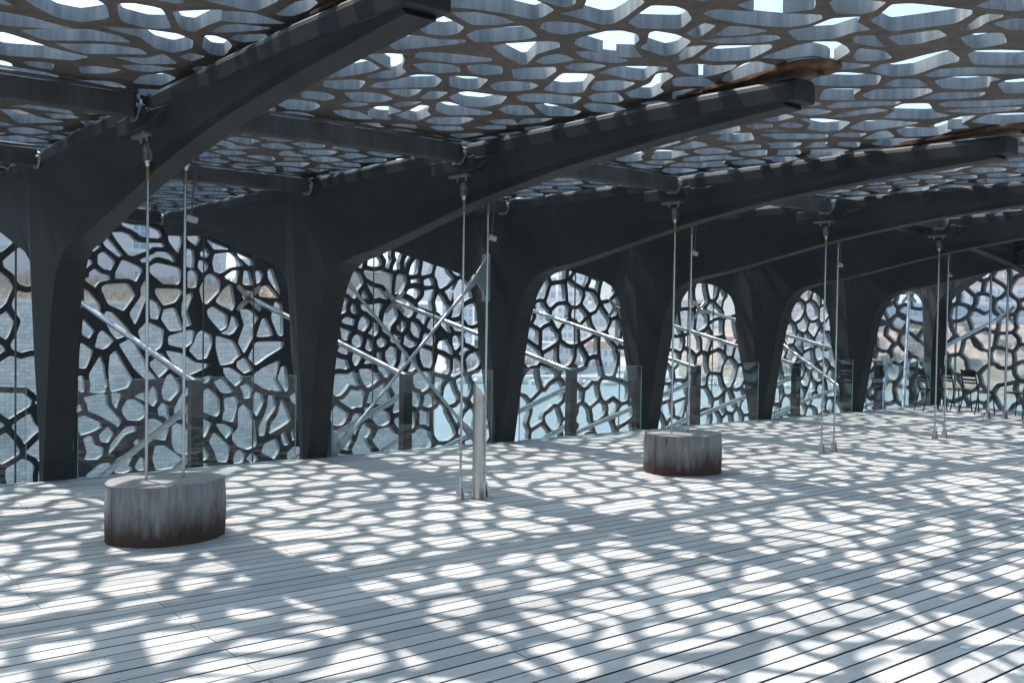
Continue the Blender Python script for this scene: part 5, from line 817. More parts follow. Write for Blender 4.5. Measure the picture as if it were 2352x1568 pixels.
# ------------------------------------------------------------------ chairs
def make_chair():
    root = empty('garden_chair'); r = .0125
    def leg(pts, name='leg'):
        mb = MB(); mb.tube(pts, r, 8); mb.build(name, M_BLACK, root)
    for sx in (-1, 1):
        leg([(sx*.215, .23, 0), (sx*.205, .21, .20), (sx*.20, .195, .41), (sx*.195, .17, .44)])
        leg([(sx*.215, -.26, 0), (sx*.205, -.20, .22), (sx*.20, -.17, .42), (sx*.195, -.2, .62), (sx*.185, -.255, .86), (sx*.17, -.258, .875)])
    mb = MB()
    for i in range(9):
        y0 = -.17+.041*i; z = .445+.012*abs(i-4)/4*(1 if i > 4 else .6); mb.box(-.2, .2, y0, y0+.034, z-.006, z+.003)
    mb.tube([(-.2, -.17, .43), (-.2, .0, .425), (-.2, .19, .43)], .011, 8); mb.tube([(.2, -.17, .43), (.2, 0, .425), (.2, .19, .43)], .011, 8)
    mb.tube([(-.2, .19, .43), (.2, .19, .43)], .011, 8)
    mb.build('seat', M_BLACK, root)
    mb = MB()
    for z0, z1, yy in ((.60, .635, -.2), (.655, .70, -.212), (.735, .865, -.238)):
        n = 8; vs = []
        for i in range(n+1):
            x = -.185+.37*i/n; cv = -.035*(1-(x/.185)**2)
            for dz, dy in ((z0, 0), (z1, -.012)):
                for th in (0, .008): vs.append((x, yy+cv+dy-th, dz))
        fs = []
        for i in range(n):
            a = 4*i; fs += [(a, a+4, a+6, a+2), (a+1, a+3, a+7, a+5), (a, a+1, a+5, a+4), (a+2, a+6, a+7, a+3)]
        fs += [(0, 2, 3, 1), (4*n, 4*n+1, 4*n+3, 4*n+2)]; mb.add(vs, fs)
    mb.build('backrest', M_BLACK, root)
    return root
ch0 = make_chair(); used = False
CH = [(19.12, 10.2, R(-128), 'dark slatted garden chair farthest left, beside the corner column'),
      (19.62, 9.95, R(-120), 'dark slatted garden chair second from left, partly behind its neighbour'),
      (19.38, 9.38, R(-112), 'dark slatted garden chair in the middle of the group, its slatted back turned left'),
      (19.78, 8.72, R(55), 'dark slatted garden chair facing left behind the thick corner rods'),
      (19.15, 8.1, R(95), 'dark slatted garden chair cut by the right picture edge')]
for x, y, rz, lb in CH:
    o = copy_tree(ch0) if used else ch0; used = True
    o.location = (x, y, .001); o.rotation_euler = (0, 0, rz); tag(o, lb, 'chair', 'dark garden chairs in the far corner')

# floor studs
for x, y, lb in ((2.727, 6.375, 'small round white floor stud right of the near stump'), (5.20, 2.55, 'small round white floor stud at the lower right')):
    mb = MB(); mb.tube([(x, y, .0025), (x, y, .008), (x, y, .0095)], [.026, .024, .018], 20); o = mb.build('floor_stud', M_WHITE); tag(o, lb, 'floor stud', 'round floor studs in the deck')

# ================================================================== beyond the screens
def brg(xd, d, z=0.0):                       # a spot d metres away along a compass line
    a = YAW+math.atan((xd-1176)/2226.6); return Vector((d*math.sin(a), d*math.cos(a), z))
def ht(xd, yd, d):                           # how high something stands to reach a given elevation angle
    a = math.atan((xd-1176)/2226.6); yh = 733.3+.0141*(xd-1176)
    return 1.75-(yd-yh)*d*math.cos(a)/2226.6
WZ = -19.0
def plain(name, c0, c1, sc=1.0, rough=.85, bs=.2, bd=.05, det=8.0):
    m, t, b = mat(name, c0, rough); n = N(t, 'ShaderNodeTexNoise', Scale=float(sc), Detail=det, Roughness=.65); t.links.new(coords(t), n.inputs[0])
    t.links.new(ramp(t, n.outputs[0], [(.32, c0), (.68, c1)]).outputs[0], b.inputs['Base Color']); bump(t, b, n.outputs[0], bs, bd); return m
def blocks(name, c0, c1, mortar, bw, bh):
    m, t, b = mat(name, c0, .9)
    tc = t.nodes.new('ShaderNodeTexCoord'); sp = t.nodes.new('ShaderNodeSeparateXYZ'); cb = t.nodes.new('ShaderNodeCombineXYZ'); t.links.new(tc.outputs['Object'], sp.inputs[0])
    ns = N(t, 'ShaderNodeTexNoise', Scale=1.3, Detail=4.0); t.links.new(tc.outputs['Object'], ns.inputs[0])
    ma = N(t, 'ShaderNodeMath', operation='MULTIPLY_ADD'); t.links.new(ns.outputs[0], ma.inputs[0]); ma.inputs[1].default_value = .42; t.links.new(sp.outputs[2], ma.inputs[2])
    t.links.new(sp.outputs[0], cb.inputs[0]); t.links.new(ma.outputs[0], cb.inputs[1])
    br = N(t, 'ShaderNodeTexBrick', Scale=1.0); t.links.new(cb.outputs[0], br.inputs[0])
    for k, v in (('Color1', c0), ('Color2', c1), ('Mortar', mortar)): br.inputs[k].default_value = (*v, 1)
    br.inputs['Brick Width'].default_value = bw; br.inputs['Row Height'].default_value = bh; br.inputs['Mortar Size'].default_value = .022; br.inputs['Mortar Smooth'].default_value = .4; br.inputs['Bias'].default_value = -.1
    n = N(t, 'ShaderNodeTexNoise', Scale=.35, Detail=8.0, Roughness=.7); t.links.new(tc.outputs['Object'], n.inputs[0])
    c = mixc(t, .75, br.outputs[0], ramp(t, n.outputs[0], [(.3, (.62, .6, .58)), (.7, (1.15, 1.12, 1.1))]).outputs[0], 'MULTIPLY')
    n2 = N(t, 'ShaderNodeTexNoise', Scale=4.0, Detail=5.0); t.links.new(tc.outputs['Object'], n2.inputs[0])
    c = mixc(t, .5, c, ramp(t, n2.outputs[0], [(.35, (.75, .75, .75)), (.6, (1.1, 1.1, 1.1))]).outputs[0], 'MULTIPLY')
    t.links.new(c, b.inputs['Base Color']); bump(t, b, br.outputs[1], -.5, .05); return m
M_STONE = blocks('fort_stone', (.48, .44, .41), (.68, .6, .55), (.3, .27, .25), .78, .36)
M_PINKST = blocks('pink_stone', (.45, .33, .3), (.5, .38, .34), (.3, .24, .22), .55, .28)
M_COPE = plain('coping_stone', (.45, .43, .41), (.6, .57, .54), .8)
M_PINK = plain('pink_render', (.56, .47, .45), (.64, .55, .52), .3)
M_TRIM = plain('pale_trim', (.6, .57, .55), (.66, .63, .6), 1.0)
M_PANE, t, b = mat('window_pane', (.16, .25, .30), .12)
M_PALE = [plain('pale_render_%s' % n_, c, tuple(x*1.1 for x in c), .2) for n_, c in (('white', (.5, .5, .5)), ('cream', (.5, .45, .39)), ('grey', (.36, .38, .4)), ('rose', (.5, .34, .3)))]
M_TILE = plain('red_roof_tile', (.42, .18, .12), (.52, .26, .18), 2.0)
M_ZINC = plain('grey_roof', (.38, .4, .43), (.46, .48, .5), 1.0)
M_CLIFF = plain('cliff_scrub', (.09, .065, .045), (.33, .24, .175), .28, .95, .8, .8)
M_HILL = plain('far_hill', (.07, .08, .055), (.2, .19, .155), .02, .95, .5, 2.0)
M_ROCK = plain('pale_rock', (.4, .38, .36), (.6, .58, .55), .7)
M_QUAY = plain('quay_paving', (.26, .25, .24), (.36, .345, .33), .2)
M_GRASS = plain('dry_grass', (.42, .28, .17), (.68, .5, .36), 1.2)
M_SOIL = plain('terrace_soil', (.34, .24, .16), (.5, .38, .27), 1.5)
M_LEAF = plain('shrub_leaf', (.07, .08, .04), (.14, .14, .08), 3.0)
M_WOOD = plain('shrub_wood', (.1, .08, .06), (.16, .13, .1), 3.0)
M_WATER, t, b = mat('harbour_water', (.16, .2, .205), .22)
n = N(t, 'ShaderNodeTexNoise', Scale=.55, Detail=6.0, Roughness=.65); t.links.new(coords(t, (1, 1, 1)), n.inputs[0]); bump(t, b, n.outputs[0], .9, .6)
b.inputs['IOR'].default_value = 1.33

# water, ground
mb = MB(); mb.add([(-3000, -3000, WZ), (3000, -3000, WZ), (3000, 5000, WZ), (-3000, 5000, WZ)], [(0, 1, 2, 3)]); o = mb.build('water', M_WATER); tag(o, kind='structure')
def land(name, poly, z, mt, zb=WZ-1):
    mb = MB(); mb.prism(poly, zb, z); o = mb.build(name, mt); tag(o, kind='structure'); return o
q = lambda xd, d: tuple(brg(xd, d)[:2])
# quay behind the basin
land('quay', [q(900, 322), q(1100, 318), q(1350, 322), q(1700, 330), q(1850, 345), q(2300, 900), q(1200, 1500), q(700, 900)], WZ+2.0, M_QUAY)

# fort wall facing the museum, grassed terrace, pink building above
Yf = 92.0
xl, xr = -60.0, brg(1000, 100)[0]*Yf/brg(1000, 100)[1]
zt = ht(480, 697, brg(480, 1).length*Yf/brg(480, 1)[1])
root = empty('fort_wall', (xl, Yf, WZ)); tag(root, 'long pale stone fort wall of rough blocks across the water on the left', 'wall')
L = xr-xl; H = zt-WZ
mb = MB(); mb.box(0, L, 0, 30, -1, H-.25); mb.build('wall_face', M_STONE, root)
mb = MB(); mb.box(-.1, L+.1, -.12, .9, H-.25, H); mb.build('coping', M_COPE, root)
mb = MB(); 
for i in range(5): mb.box(0, L, -.06, 0, H-4.1, H-3.85) if i == 0 else None
mb.build('string_course', M_COPE, root)
mb = MB(); mb.prism([(1.0, H-.24), (29.9, H-.24), (29.9, H+2.5), (12.5, H+2.5), (1.0, H-.12)], .2, L-9, 0); o = mb.build('terrace_soil', M_SOIL, root)
# upper pink stone wall and rounded end tower
x_p = brg(770, 1)[0]/brg(770, 1)[1]*Yf; 
root = empty('stone_tower', (xr-4.5, Yf+4.0, WZ)); tag(root, 'pinkish stone upper wall with rounded end tower of the fort, behind the bracing', 'tower')
mb = MB(); n_ = 40; hh = zt-WZ+.4
vs = [(5.2*math.cos(2*math.pi*i/n_)*k_, 5.2*math.sin(2*math.pi*i/n_)*k_, z_) for z_, k_ in ((-1, 1.12), (hh, 1.0)) for i in range(n_)]
mb.add(vs, [(i, (i+1) % n_, n_+(i+1) % n_, n_+i) for i in range(n_)]+[tuple(range(n_, 2*n_))]); mb.build('drum', M_STONE, root)
mb = MB(); mb.box(-9.0, 1.5, -2.5, 4, hh-.6, hh+3.4); mb.build('upper_wall', M_PINKST, root)
mb = MB(); mb.box(-9.2, 1.7, -2.7, 4.2, hh+3.4, hh+3.7); mb.build('coping', M_COPE, root)
# pink building
Yb = 104.0; kx = lambda xd: brg(xd, 1)[0]/brg(xd, 1)[1]
xb0, xb1 = -50.0, kx(516)*Yb; hb = 17.0; zb0 = zt-.3
root = empty('pink_building', (xb0, Yb, zb0)); tag(root, 'large pink rendered building with tall blue windows above the fort terrace', 'building')
Lb = xb1-xb0
mb = MB(); mb.box(0, Lb, 0, 16, 0, hb); mb.build('wall', M_PINK, root)
mb = MB(); mb.prism([(-.4, hb), (Lb+.4, hb), (Lb+.4, hb+.25), (Lb-5, hb+3.4), (5, hb+3.4), (-.4, hb+.25)], -.4, 16.4, 1); mb.build('roof', M_TILE, root)
mb = MB(); mb.box(-.05, Lb+.12, -.12, 0, 5.6, 6.0); mb.box(-.05, Lb+.12, -.16, 0, hb-.9, hb-.3); mb.build('string_course', M_TRIM, root)
mb = MB()
for i in range(24): mb.box(Lb-(.9 if i % 2 else .55), Lb+.06, -.06, .4, i*.7+.01, i*.7+.66)
mb.build('quoins', M_TRIM, root)
def win_at(root, cx, z0, w, h, y=0, trim=M_TRIM, bars=True, d=.25):
    mb = MB(); t_ = .14
    for a in ((cx-w/2-t_, cx-w/2, z0-t_, z0+h+t_), (cx+w/2, cx+w/2+t_, z0-t_, z0+h+t_), (cx-w/2, cx+w/2, z0+h, z0+h+t_), (cx-w/2, cx+w/2, z0-t_, z0)): mb.box(a[0], a[1], y-.07, y+.02, a[2], a[3])
    f = mb.build('window', trim, root)
    mb = MB(); mb.box(cx-w/2+.001, cx+w/2-.001, y-.03, y-.005, z0+.001, z0+h-.001); mb.build('pane', M_PANE, f)
    if bars:
        mb = MB(); mb.box(cx-.04, cx+.04, y-.05, y-.031, z0, z0+h)
        for k in range(1, 4): mb.box(cx-w/2, cx+w/2, y-.049, y-.031, z0+h*k/4-.03, z0+h*k/4+.03)
        mb.build('glazing_bars', trim, f)
kd = Yb/brg(320, 1)[1]
zw0, zw1 = ht(320, 575, kd)-zb0, ht(320, 516, kd)-zb0
cxw = kx(319)*Yb-xb0; ww = (kx(333)-kx(305))*Yb
for i in range(-9, 2):
    cxi = cxw+i*7.2
    if 1 < cxi < Lb-1.5: win_at(root, cxi, zw0, ww, zw1-zw0); win_at(root, cxi, max(.4, ht(320, 645, kd)-zb0), ww*.8, .95); win_at(root, cxi, zw1+2.4 if zw1+2.4+2.2 < hb-1 else hb-3.2, ww, 1.9)

# dry grasses along the terrace
rg = random.Random(8); vs = []; fs = []
for i in range(5200):
    x = rg.uniform(max(xl, -12), kx(760)*Yf); y = Yf+1.0+rg.random()*11; zt_ = zt+(y-Yf-1)*.228; cl = .5+.5*math.sin(x*1.3)*math.sin(x*.37+y)
    h = rg.uniform(.25, .75)*(.7+.9*cl); w = .035; k = len(vs); lx, ly = rg.uniform(-.3, .3), rg.uniform(-.3, .3); a = rg.uniform(0, 3.14); dx, dy = math.cos(a)*w, math.sin(a)*w
    for s_ in (0, 1):
        k = len(vs); ox, oy = rg.uniform(-.15, .15), rg.uniform(-.15, .15)
        vs += [(x+ox-dx, y+oy-dy, zt_-.12), (x+ox+dx, y+oy+dy, zt_-.12), (x+ox+lx*h+dx*1.3, y+oy+ly*h, zt_-.12+h*.75), (x+ox+lx*h*2, y+oy+ly*h*1.7, zt_-.12+h)]; fs += [(k, k+1, k+2), (k, k+2, k+3)]
me = bpy.data.meshes.new('dry_grass'); me.from_pydata(vs, [], fs); o = link('dry_grass', me, M_GRASS); tag(o, 'tawny dry grasses growing along the top of the fort wall', 'grass', kind='stuff')

# leaf crowns
def crown_mesh(seed, rx, rz, n=420, leaf=.28):
    r_ = random.Random(seed); vs = []; fs = []; lobes = [(r_.uniform(-.5, .5)*rx, r_.uniform(-.5, .5)*rx, r_.uniform(.35, .95)*rz, r_.uniform(.35, .6)) for _ in range(7)]
    for i in range(n):
        lx, ly, lz, lr = r_.choice(lobes); a, b_ = r_.uniform(0, 6.28), math.acos(r_.uniform(-1, 1)); q_ = lr*(.6+.5*r_.random())
        c = Vector((lx+rx*q_*math.sin(b_)*math.cos(a), ly+rx*q_*math.sin(b_)*math.sin(a), max(.1, lz+rz*.6*q_*math.cos(b_))))
        u = Vector((r_.uniform(-1, 1), r_.uniform(-1, 1), r_.uniform(-.6, .6))).normalized(); v = u.cross(Vector((r_.uniform(-1, 1), r_.uniform(-1, 1), 1))).normalized(); s_ = leaf*r_.uniform(.6, 1.4)
        k = len(vs); vs += [c-u*s_, c+v*s_*.6, c+u*s_, c-v*s_*.5]; fs.append((k, k+1, k+2, k+3))
    me = bpy.data.meshes.new('crown'); me.from_pydata([tuple(v) for v in vs], [], fs); return me
def make_shrub(seed, rx, rz, leaf):
    root = empty('shrub'); link('crown', crown_mesh(seed, rx, rz, 420, leaf), M_LEAF, root)
    mb = MB(); mb.tube([(0, 0, -.3), (.1*rx, 0, rz*.3), (.05, .1*rx, rz*.75)], [.06*rx, .045*rx, .02*rx], 7); r_ = random.Random(seed)
    for i in range(4): a = r_.uniform(0, 6.28); mb.tube([(.08*rx, 0, rz*.25), (math.cos(a)*rx*.3, math.sin(a)*rx*.3, rz*.6)], [.03*rx, .012*rx], 5)
    mb.build('trunk', M_WOOD, root); return root

# hills and the cliff on the right
def hill(name, pts, mt, seed, nb=26, rough_=1.0):
    # pts: list of (xd, d_foot, z_foot, d_top, z_top); a lofted slope with broken relief
    r_ = random.Random(seed); vs = []; rows = 14; cols = []
    for i in range(len(pts)-1):
        for j in range(nb): 
            t_ = j/nb; cols.append([pts[i][k]*(1-t_)+pts[i+1][k]*t_ for k in range(5)])
    cols.append(list(pts[-1]))
    from mathutils import noise
    for ci, (xd, d0, z0, d1, z1) in enumerate(cols):
        for r0 in range(rows+1):
            t_ = r0/rows; d = d0+(d1-d0)*t_; z = z0+(z1-z0)*t_**.85; p = brg(xd, d, z)
            nz = noise.fractal(p*.035+Vector((seed, 0, 0)), 1.0, 2.1, 6)
            amp = rough_*(0 if r0 == 0 else 1)*(.4 if r0 == rows else 1); dirn = Vector((p.x, p.y, 0)).normalized()
            p = p+dirn*nz*5*amp+Vector((0, 0, nz*2.2*amp)); vs.append(tuple(p))
    fs = []; m_ = rows+1
    for c in range(len(cols)-1):
        for r0 in range(rows): a = c*m_+r0; fs.append((a, a+m_, a+m_+1, a+1))
    mb = MB(); mb.add(vs, fs, 0, True); o = mb.build(name, mt, fix=False); tag(o, kind='structure'); return o
Z2 = WZ
ct = lambda xd, y, d: ht(xd, y, d)
hill('cliff', [(1560, 336, Z2+1.5, 420, ct(1560, 770, 420)), (1700, 332, Z2, 392, ct(1700, 742, 392)), (1900, 328, Z2-1, 372, ct(1900, 738, 372)), (2050, 325, Z2-1, 360, ct(2050, 738, 360)), (2250, 322, Z2-1, 355, ct(2250, 739, 355)), (2520, 320, Z2-1, 352, ct(2520, 740, 352))], M_CLIFF, 3)
hill('hillside', [(1150, 560, WZ+2, 900, ct(1150, 690, 900)), (1400, 520, WZ+2, 860, ct(1400, 650, 860)), (1600, 500, WZ+2, 800, ct(1600, 640, 800)), (1800, 480, WZ+2, 760, ct(1800, 650, 760)), (2000, 480, WZ+2, 760, ct(2000, 670, 760))], M_HILL, 6, rough_=3)
# flat land on top of the cliff
zc = ct(2250, 739, 355)
land('cliff_top', [q(1700, 385), q(2000, 357), q(2300, 353), q(2560, 350), q(2600, 900), q(1900, 900), q(1700, 520)], zc+.15, M_QUAY, WZ)

def far_building(x0d, x1d, y_top, y_bot, d, mt, floors, bays, label, roof='flat', name='building', depth=18, cat='building', wfrac=.5, hfrac=.5):
    A, B = brg(x0d, d), brg(x1d, d); xm = (x0d+x1d)/2; z0, z1 = ht(xm, y_bot, d), ht(xm, y_top, d); w = (B-A).length; h = z1-z0
    root = empty(name, (A.x, A.y, z0), math.atan2(B.y-A.y, B.x-A.x)); tag(root, label, cat)
    mb = MB(); mb.box(0, w, 0, depth, -3, h); mb.build('wall', mt, root)
    if roof == 'tile':
        mb = MB(); mb.prism([(-.5, h), (w+.5, h), (w-1.5, h+2.6), (1.5, h+2.6)], -.5, depth+.5, 1); mb.build('roof', M_TILE, root)
    else:
        mb = MB(); mb.box(-.2, w+.2, -.2, depth+.2, h, h+.5); mb.box(w*.35, w*.5, 3, 8, h+.5, h+2.6); mb.build('roof', M_ZINC, root)
    proto = None; fh = h/floors; bw = w/bays
    for f in range(floors):
        for c in range(bays):
            if proto is None:
                mb = MB(); mb.box(0, bw*wfrac, -.14, -.06, 0, fh*hfrac); proto = mb.build('window', M_PANE, root); o = proto
                mb = MB(); mb.box(-.12, bw*wfrac+.12, -.3, -.0, -.25, -.05); mb.build('sill', M_TRIM, proto); o = proto
            else:
                o = proto.copy(); col.objects.link(o); o.parent = root
                for ch_ in proto.children: c2 = ch_.copy(); col.objects.link(c2); c2.parent = o
            o.location = (bw*(c+.5)-bw*wfrac/2, 0, fh*(f+.28))
    return root
far_building(948, 1092, 596, 680, 620, M_PALE[2], 13, 9, 'tall pale slab tower block in the haze above the fort tower', cat='tower block', wfrac=.75)
far_building(1015, 1085, 690, 800, 430, M_PALE[2], 5, 6, 'grey glazed block with vertical fins right of the fort tower', wfrac=.6, hfrac=.8)
far_building(1090, 1170, 640, 800, 460, M_PALE[0], 8, 5, 'white block of flats seen in the braced arch')
far_building(1195, 1275, 640, 842, 380, M_PALE[0], 8, 6, 'white balconied block of flats left in the third arch', wfrac=.7)
far_building(1280, 1350, 610, 780, 520, M_PALE[0], 9, 6, 'tall white block of flats at the top of the third arch', wfrac=.65)
far_building(1245, 1335, 790, 848, 345, M_PALE[1], 2, 7, 'low cream harbour office behind the boats')
far_building(1345, 1412, 800, 850, 350, M_PALE[0], 2, 5, 'low white boathouse on the quay', roof='tile')
far_building(1360, 1440, 690, 770, 600, M_PALE[2], 4, 6, 'pale grey building on the hillside in the third arch')
far_building(1040, 1125, 795, 846, 345, M_PALE[0], 2, 6, 'low white yacht club behind the parked cars')
far_building(1560, 1640, 700, 742, 560, M_PALE[1], 3, 6, 'cream villa on the hill in the fourth arch', roof='tile')
far_building(1650, 1720, 790, 838, 350, M_PALE[0], 2, 5, 'small white house at the foot of the cliff', roof='tile')
far_building(1815, 1905, 768, 805, 345, M_PALE[0], 2, 8, 'white terrace restaurant on the slope in the fifth arch', wfrac=.8)
far_building(1800, 1890, 690, 738, 470, M_PALE[3], 3, 7, 'rose building on the hill top in the fifth arch', roof='tile')
far_building(540, 640, 600, 700, 230, M_PALE[2], 3, 6, 'pale grey roofed block right of the pink building', depth=10)
far_building(-60, 30, 560, 640, 170, M_PALE[3], 3, 5, 'rose house with a red roof at the far left edge', roof='tile')
# long glazed pavilion, arcade with red roof, town
far_building(1985, 2420, 700, 738, 357, M_ZINC, 1, 30, 'long low glazed pavilion on the cliff edge at right', wfrac=.86, hfrac=.62)
ar = far_building(2150, 2440, 655, 697, 376, M_PALE[1], 1, 1, 'cream arcaded building with red tiled roof above the pavilion', roof='tile', wfrac=.02)
def arch_bm():
    w, h = 3.4, 4.3; p = [(-w/2, 0), (w/2, 0)]+[(w/2*math.cos(a), h-w/2+w/2*math.sin(a)) for a in [math.pi*i/10 for i in range(11)]]; return p
wA = (brg(2440, 376)-brg(2150, 376)).length; mb = MB(); mb.prism(arch_bm(), -.12, -.05, 1); pr = mb.build('arched_window', M_PANE, ar)
mb = MB(); mb.box(-.1, .1, -.18, -.121, 0, 4.2); mb.box(-1.6, 1.6, -.17, -.121, 2.4, 2.6); mb.build('glazing_bars', M_TRIM, pr)
for i in range(8):
    if i == 0: o = pr
    else:
        o = pr.copy(); col.objects.link(o); o.parent = ar
        for ch_ in pr.children: c2 = ch_.copy(); col.objects.link(c2); c2.parent = o
    o.location = (wA*(i+.5)/8, 0, .6)
mb = MB(); mb.box(-60*0, wA, -8, -7.7, -.9, .05); mb.build('terrace_parapet', M_TRIM, ar)
for i, (a, b_, yt, m_, rf) in enumerate(((2225, 2262, 628, M_PALE[0], 'tile'), (2266, 2300, 618, M_PALE[3], 'flat'), (2302, 2345, 624, M_PALE[3], 'tile'), (2346, 2400, 630, M_PALE[1], 'tile'), (2180, 2222, 636, M_PALE[2], 'flat'))):
    far_building(a, b_, yt, 665, 520+i*6, m_, 3, 4, ['white town house with tiled roof behind the arcade, left of the thick rods', 'tall rose town house between the thick corner rods', 'wide rose town house with tiled roof behind the arcade', 'cream town house at the right picture edge', 'grey town house peeping over the arcade at left'][i], roof=rf, name='town_house', cat='house')

# shrubs on cliff and hill
sh = [make_shrub(s_, 3.0, 3.4, .42) for s_ in (1, 2, 3)]; usedn = 0; rr = random.Random(17)
spots = []
for i in range(46):
    xd = rr.uniform(1700, 2420); t_ = rr.uniform(.08, .85); d0, d1 = 326, 358; d = d0+(d1-d0)*t_; z = (WZ-1)+(zc-(WZ-1))*t_**.85; spots.append((xd, d-1, z+.2, rr.uniform(.5, 1.15)))
for i in range(26):
    xd = rr.uniform(1180, 1900); t_ = rr.uniform(.05, .9); d = 520+330*t_; spots.append((xd, d, WZ+2+(ht(xd, 660, 850)-WZ-2)*t_**.85, rr.uniform(1.4, 2.6)))
for i in range(8):
    xd = 1045+i*40+rr.uniform(-10, 10); spots.append((xd, 338, WZ+2, rr.uniform(.9, 1.5)))
for i, (xd, d, z, s_) in enumerate(spots):
    src = sh[i % 3]
    o = src if i < 3 else copy_tree(src)
    p = brg(xd, d, z); o.location = p; o.scale = (s_, s_, s_); o.rotation_euler = (0, 0, rr.uniform(0, 6.28))
    if i < 46: tag(o, 'dark scrubby bush growing on the brown cliff', 'bush', 'bushes on the brown cliff')
    elif i < 72: tag(o, 'hazy round tree on the far hillside', 'tree', 'trees on the far hillside')
    else: tag(o, 'leafy tree standing along the harbour quay, %s from the left' % ['first', 'second', 'third', 'fourth', 'fifth', 'sixth', 'seventh', 'eighth'][i-72], 'tree', 'trees along the quay')

# riprap
rr = random.Random(31); mb = MB()
for i in range(900):
    xd = rr.uniform(960, 1990); t_ = rr.random(); d = 321+(xd-960)*.006+t_*5-(4 if xd > 1650 else 0); s_ = rr.uniform(.5, 1.4); c = brg(xd, d, WZ+.1+t_*1.7)
    pts = []; rot = Matrix.Rotation(rr.uniform(0, 6.28), 3, Vector((rr.random(), rr.random(), rr.random()+.1)).normalized())
    for v in ((1, 0, 0), (-1, 0, 0), (0, 1, 0), (0, -1, 0), (0, 0, .8), (0, 0, -.8)): pts.append(c+rot @ (Vector(v)*s_*rr.uniform(.7, 1.2)))
    mb.add(pts, [(0, 2, 4), (2, 1, 4), (1, 3, 4), (3, 0, 4), (2, 0, 5), (1, 2, 5), (3, 1, 5), (0, 3, 5)])
o = mb.build('rocks', M_ROCK); tag(o, 'pale boulders piled along the waterline of the quay', 'rocks', kind='stuff')

# cars on the quay
def make_car(mt):
    root = empty('parked_car'); mb = MB()
    prof = [(-2.1, .35), (2.1, .35), (2.15, .7), (1.95, .92), (1.1, 1.0), (.55, 1.42), (-1.0, 1.45), (-1.75, 1.0), (-2.1, .92), (-2.15, .6)]
    mb.prism(prof, -.85, .85, 1); mb.build('body', mt, root, bevel=.09, seg=2)
    for s_ in (-1, 1):
        mb = MB(); mb.prism([(.98, 1.02), (.5, 1.36), (-.95, 1.38), (-1.5, 1.02)], s_*.853, s_*.87, 1); mb.build('window', M_PANE, root)
    for x in (-1.3, 1.35):
        for s_ in (-1, 1):
            mb = MB(); mb.tube([(x, s_*.7, .32), (x, s_*.9, .32)], .32, 14); mb.build('wheel', M_RUBBER, root)
    return root
paints = []
for n_, c in (('white', (.75, .75, .75)), ('red', (.5, .05, .05)), ('silver', (.5, .52, .54)), ('dark', (.05, .06, .08))):
    m_, t, b = mat('car_paint_'+n_, c, .3); paints.append((n_, m_))
protos = [make_car(m_) for _, m_ in paints]; cnt_ = [0]*4
CW = ['in the braced arch', 'in the third arch']
order = [0, 1, 0, 2, 3, 0, 2, 1, 0, 3]
for i, ci in enumerate(order):
    o = protos[ci] if cnt_[ci] == 0 else copy_tree(protos[ci]); cnt_[ci] += 1
    xd = 1028+i*15 if i < 6 else 1200+(i-6)*22
    p = brg(xd, 331+(i % 3)*1.6, WZ+2.0); o.location = p; o.rotation_euler = (0, 0, -YAW-math.atan((xd-1176)/2226.6)+R([8, -4, 12, 3][i % 4]))
    tag(o, 'small %s car parked on the quay %s, %s in its row' % (paints[ci][0], CW[0 if i < 6 else 1], ['first', 'second', 'third', 'fourth', 'fifth', 'sixth', 'first', 'second', 'third', 'fourth'][i]), 'car', 'cars parked along the quay')
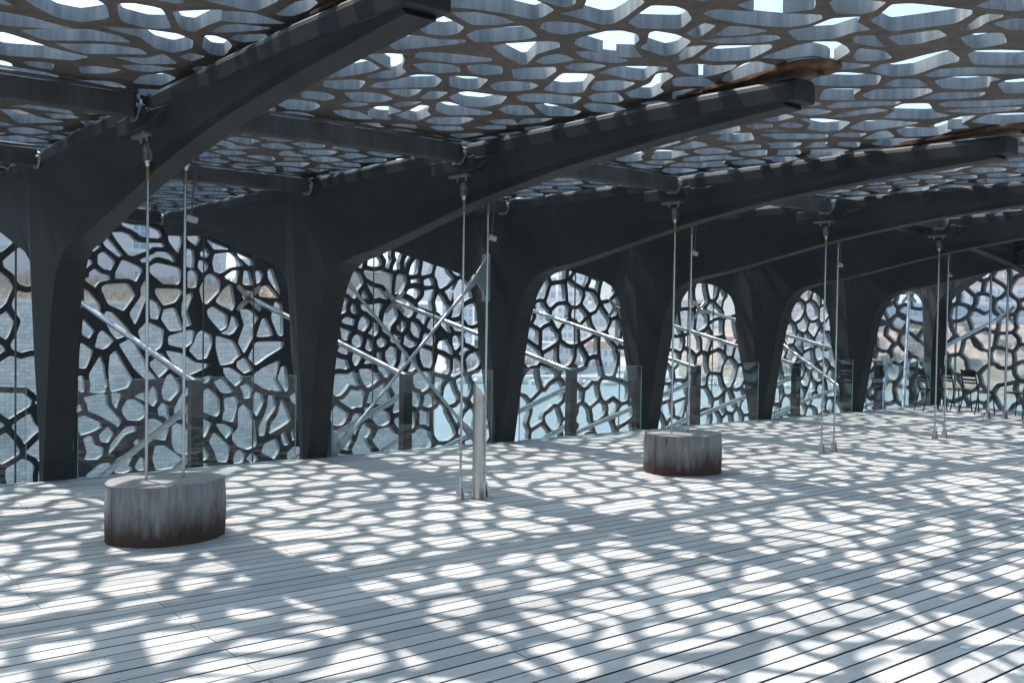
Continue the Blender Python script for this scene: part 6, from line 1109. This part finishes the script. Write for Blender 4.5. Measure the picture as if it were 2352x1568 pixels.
# boats
def make_boat(mast):
    root = empty('moored_boat'); st_ = [(-4, 1.0, .2), (-3, 1.3, .0), (0, 1.45, 0), (2.5, 1.05, .05), (4.2, .08, .35)]; vs = []
    for x, w, zz in st_: vs += [(x, -w, .95+zz), (x, -w*.75, .1), (x, 0, -.3), (x, w*.75, .1), (x, w, .95+zz)]
    fs = [(0, 1, 2, 3, 4)]
    for i in range(len(st_)-1):
        a = i*5
        for k in range(4): fs.append((a+k, a+5+k, a+6+k, a+1+k))
        fs.append((a+4, a+9, a+5, a))
    mb = MB(); mb.add(vs, fs); mb.build('hull', M_WHITE, root)
    mb = MB(); mb.prism([(-1.6, 1.0), (1.6, 1.0), (.9, 1.75), (-1.4, 1.8)], -.8, .8, 1); cb_ = mb.build('cabin', M_WHITE, root, bevel=.06)
    for s_ in (-1, 1):
        mb = MB(); mb.prism([(-1.2, 1.3), (1.0, 1.3), (.75, 1.6), (-1.15, 1.62)], s_*.802, s_*.815, 1); mb.build('cabin_window', M_PANE, cb_)
    if mast:
        mb = MB(); mb.tube([(.6, 0, 1.2), (.6, 0, 11.5)], [.07, .05], 8); mb.tube([(.6, 0, 2.4), (-3.2, 0, 2.5)], .06, 6); mb.build('mast', M_WHITE, root)
    return root
b1, b2 = make_boat(True), make_boat(False); n1_ = n2_ = 0
for i, (xd, d) in enumerate(((1040, 314), (1062, 313), (1080, 314), (1102, 313), (1208, 314), (1240, 313), (1272, 315), (1330, 314), (1372, 313), (1402, 315))):
    sail = i % 3 != 1; src = b1 if sail else b2
    if sail: o = src if n1_ == 0 else copy_tree(src); n1_ += 1
    else: o = src if n2_ == 0 else copy_tree(src); n2_ += 1
    o.location = brg(xd, d, WZ+.1); o.rotation_euler = (0, 0, R(50+rr.uniform(-20, 20))-YAW)
    tag(o, 'white %s moored at the quay, %s from the left' % ('sailing boat with bare mast' if sail else 'motor boat', ['first', 'second', 'third', 'fourth', 'fifth', 'sixth', 'seventh', 'eighth', 'ninth', 'tenth'][i]), 'boat', 'boats moored along the quay')

# summer haze over the harbour
mh = bpy.data.materials.new('haze'); mh.use_nodes = True; t = mh.node_tree; t.nodes.clear()
oo = N(t, 'ShaderNodeOutputMaterial'); pv = t.nodes.new('ShaderNodeVolumePrincipled'); pv.inputs['Density'].default_value = HAZE_D; pv.inputs['Color'].default_value = (.93, .96, 1, 1); pv.inputs['Anisotropy'].default_value = .2
t.links.new(pv.outputs[0], oo.inputs['Volume'])
if HAZE_D > 0:
    mb = MB(); mb.box(-1300, 1500, -400, 1500, WZ-2, 130); o = mb.build('haze', mh); tag(o, 'pale summer haze over the harbour', 'haze', kind='stuff')
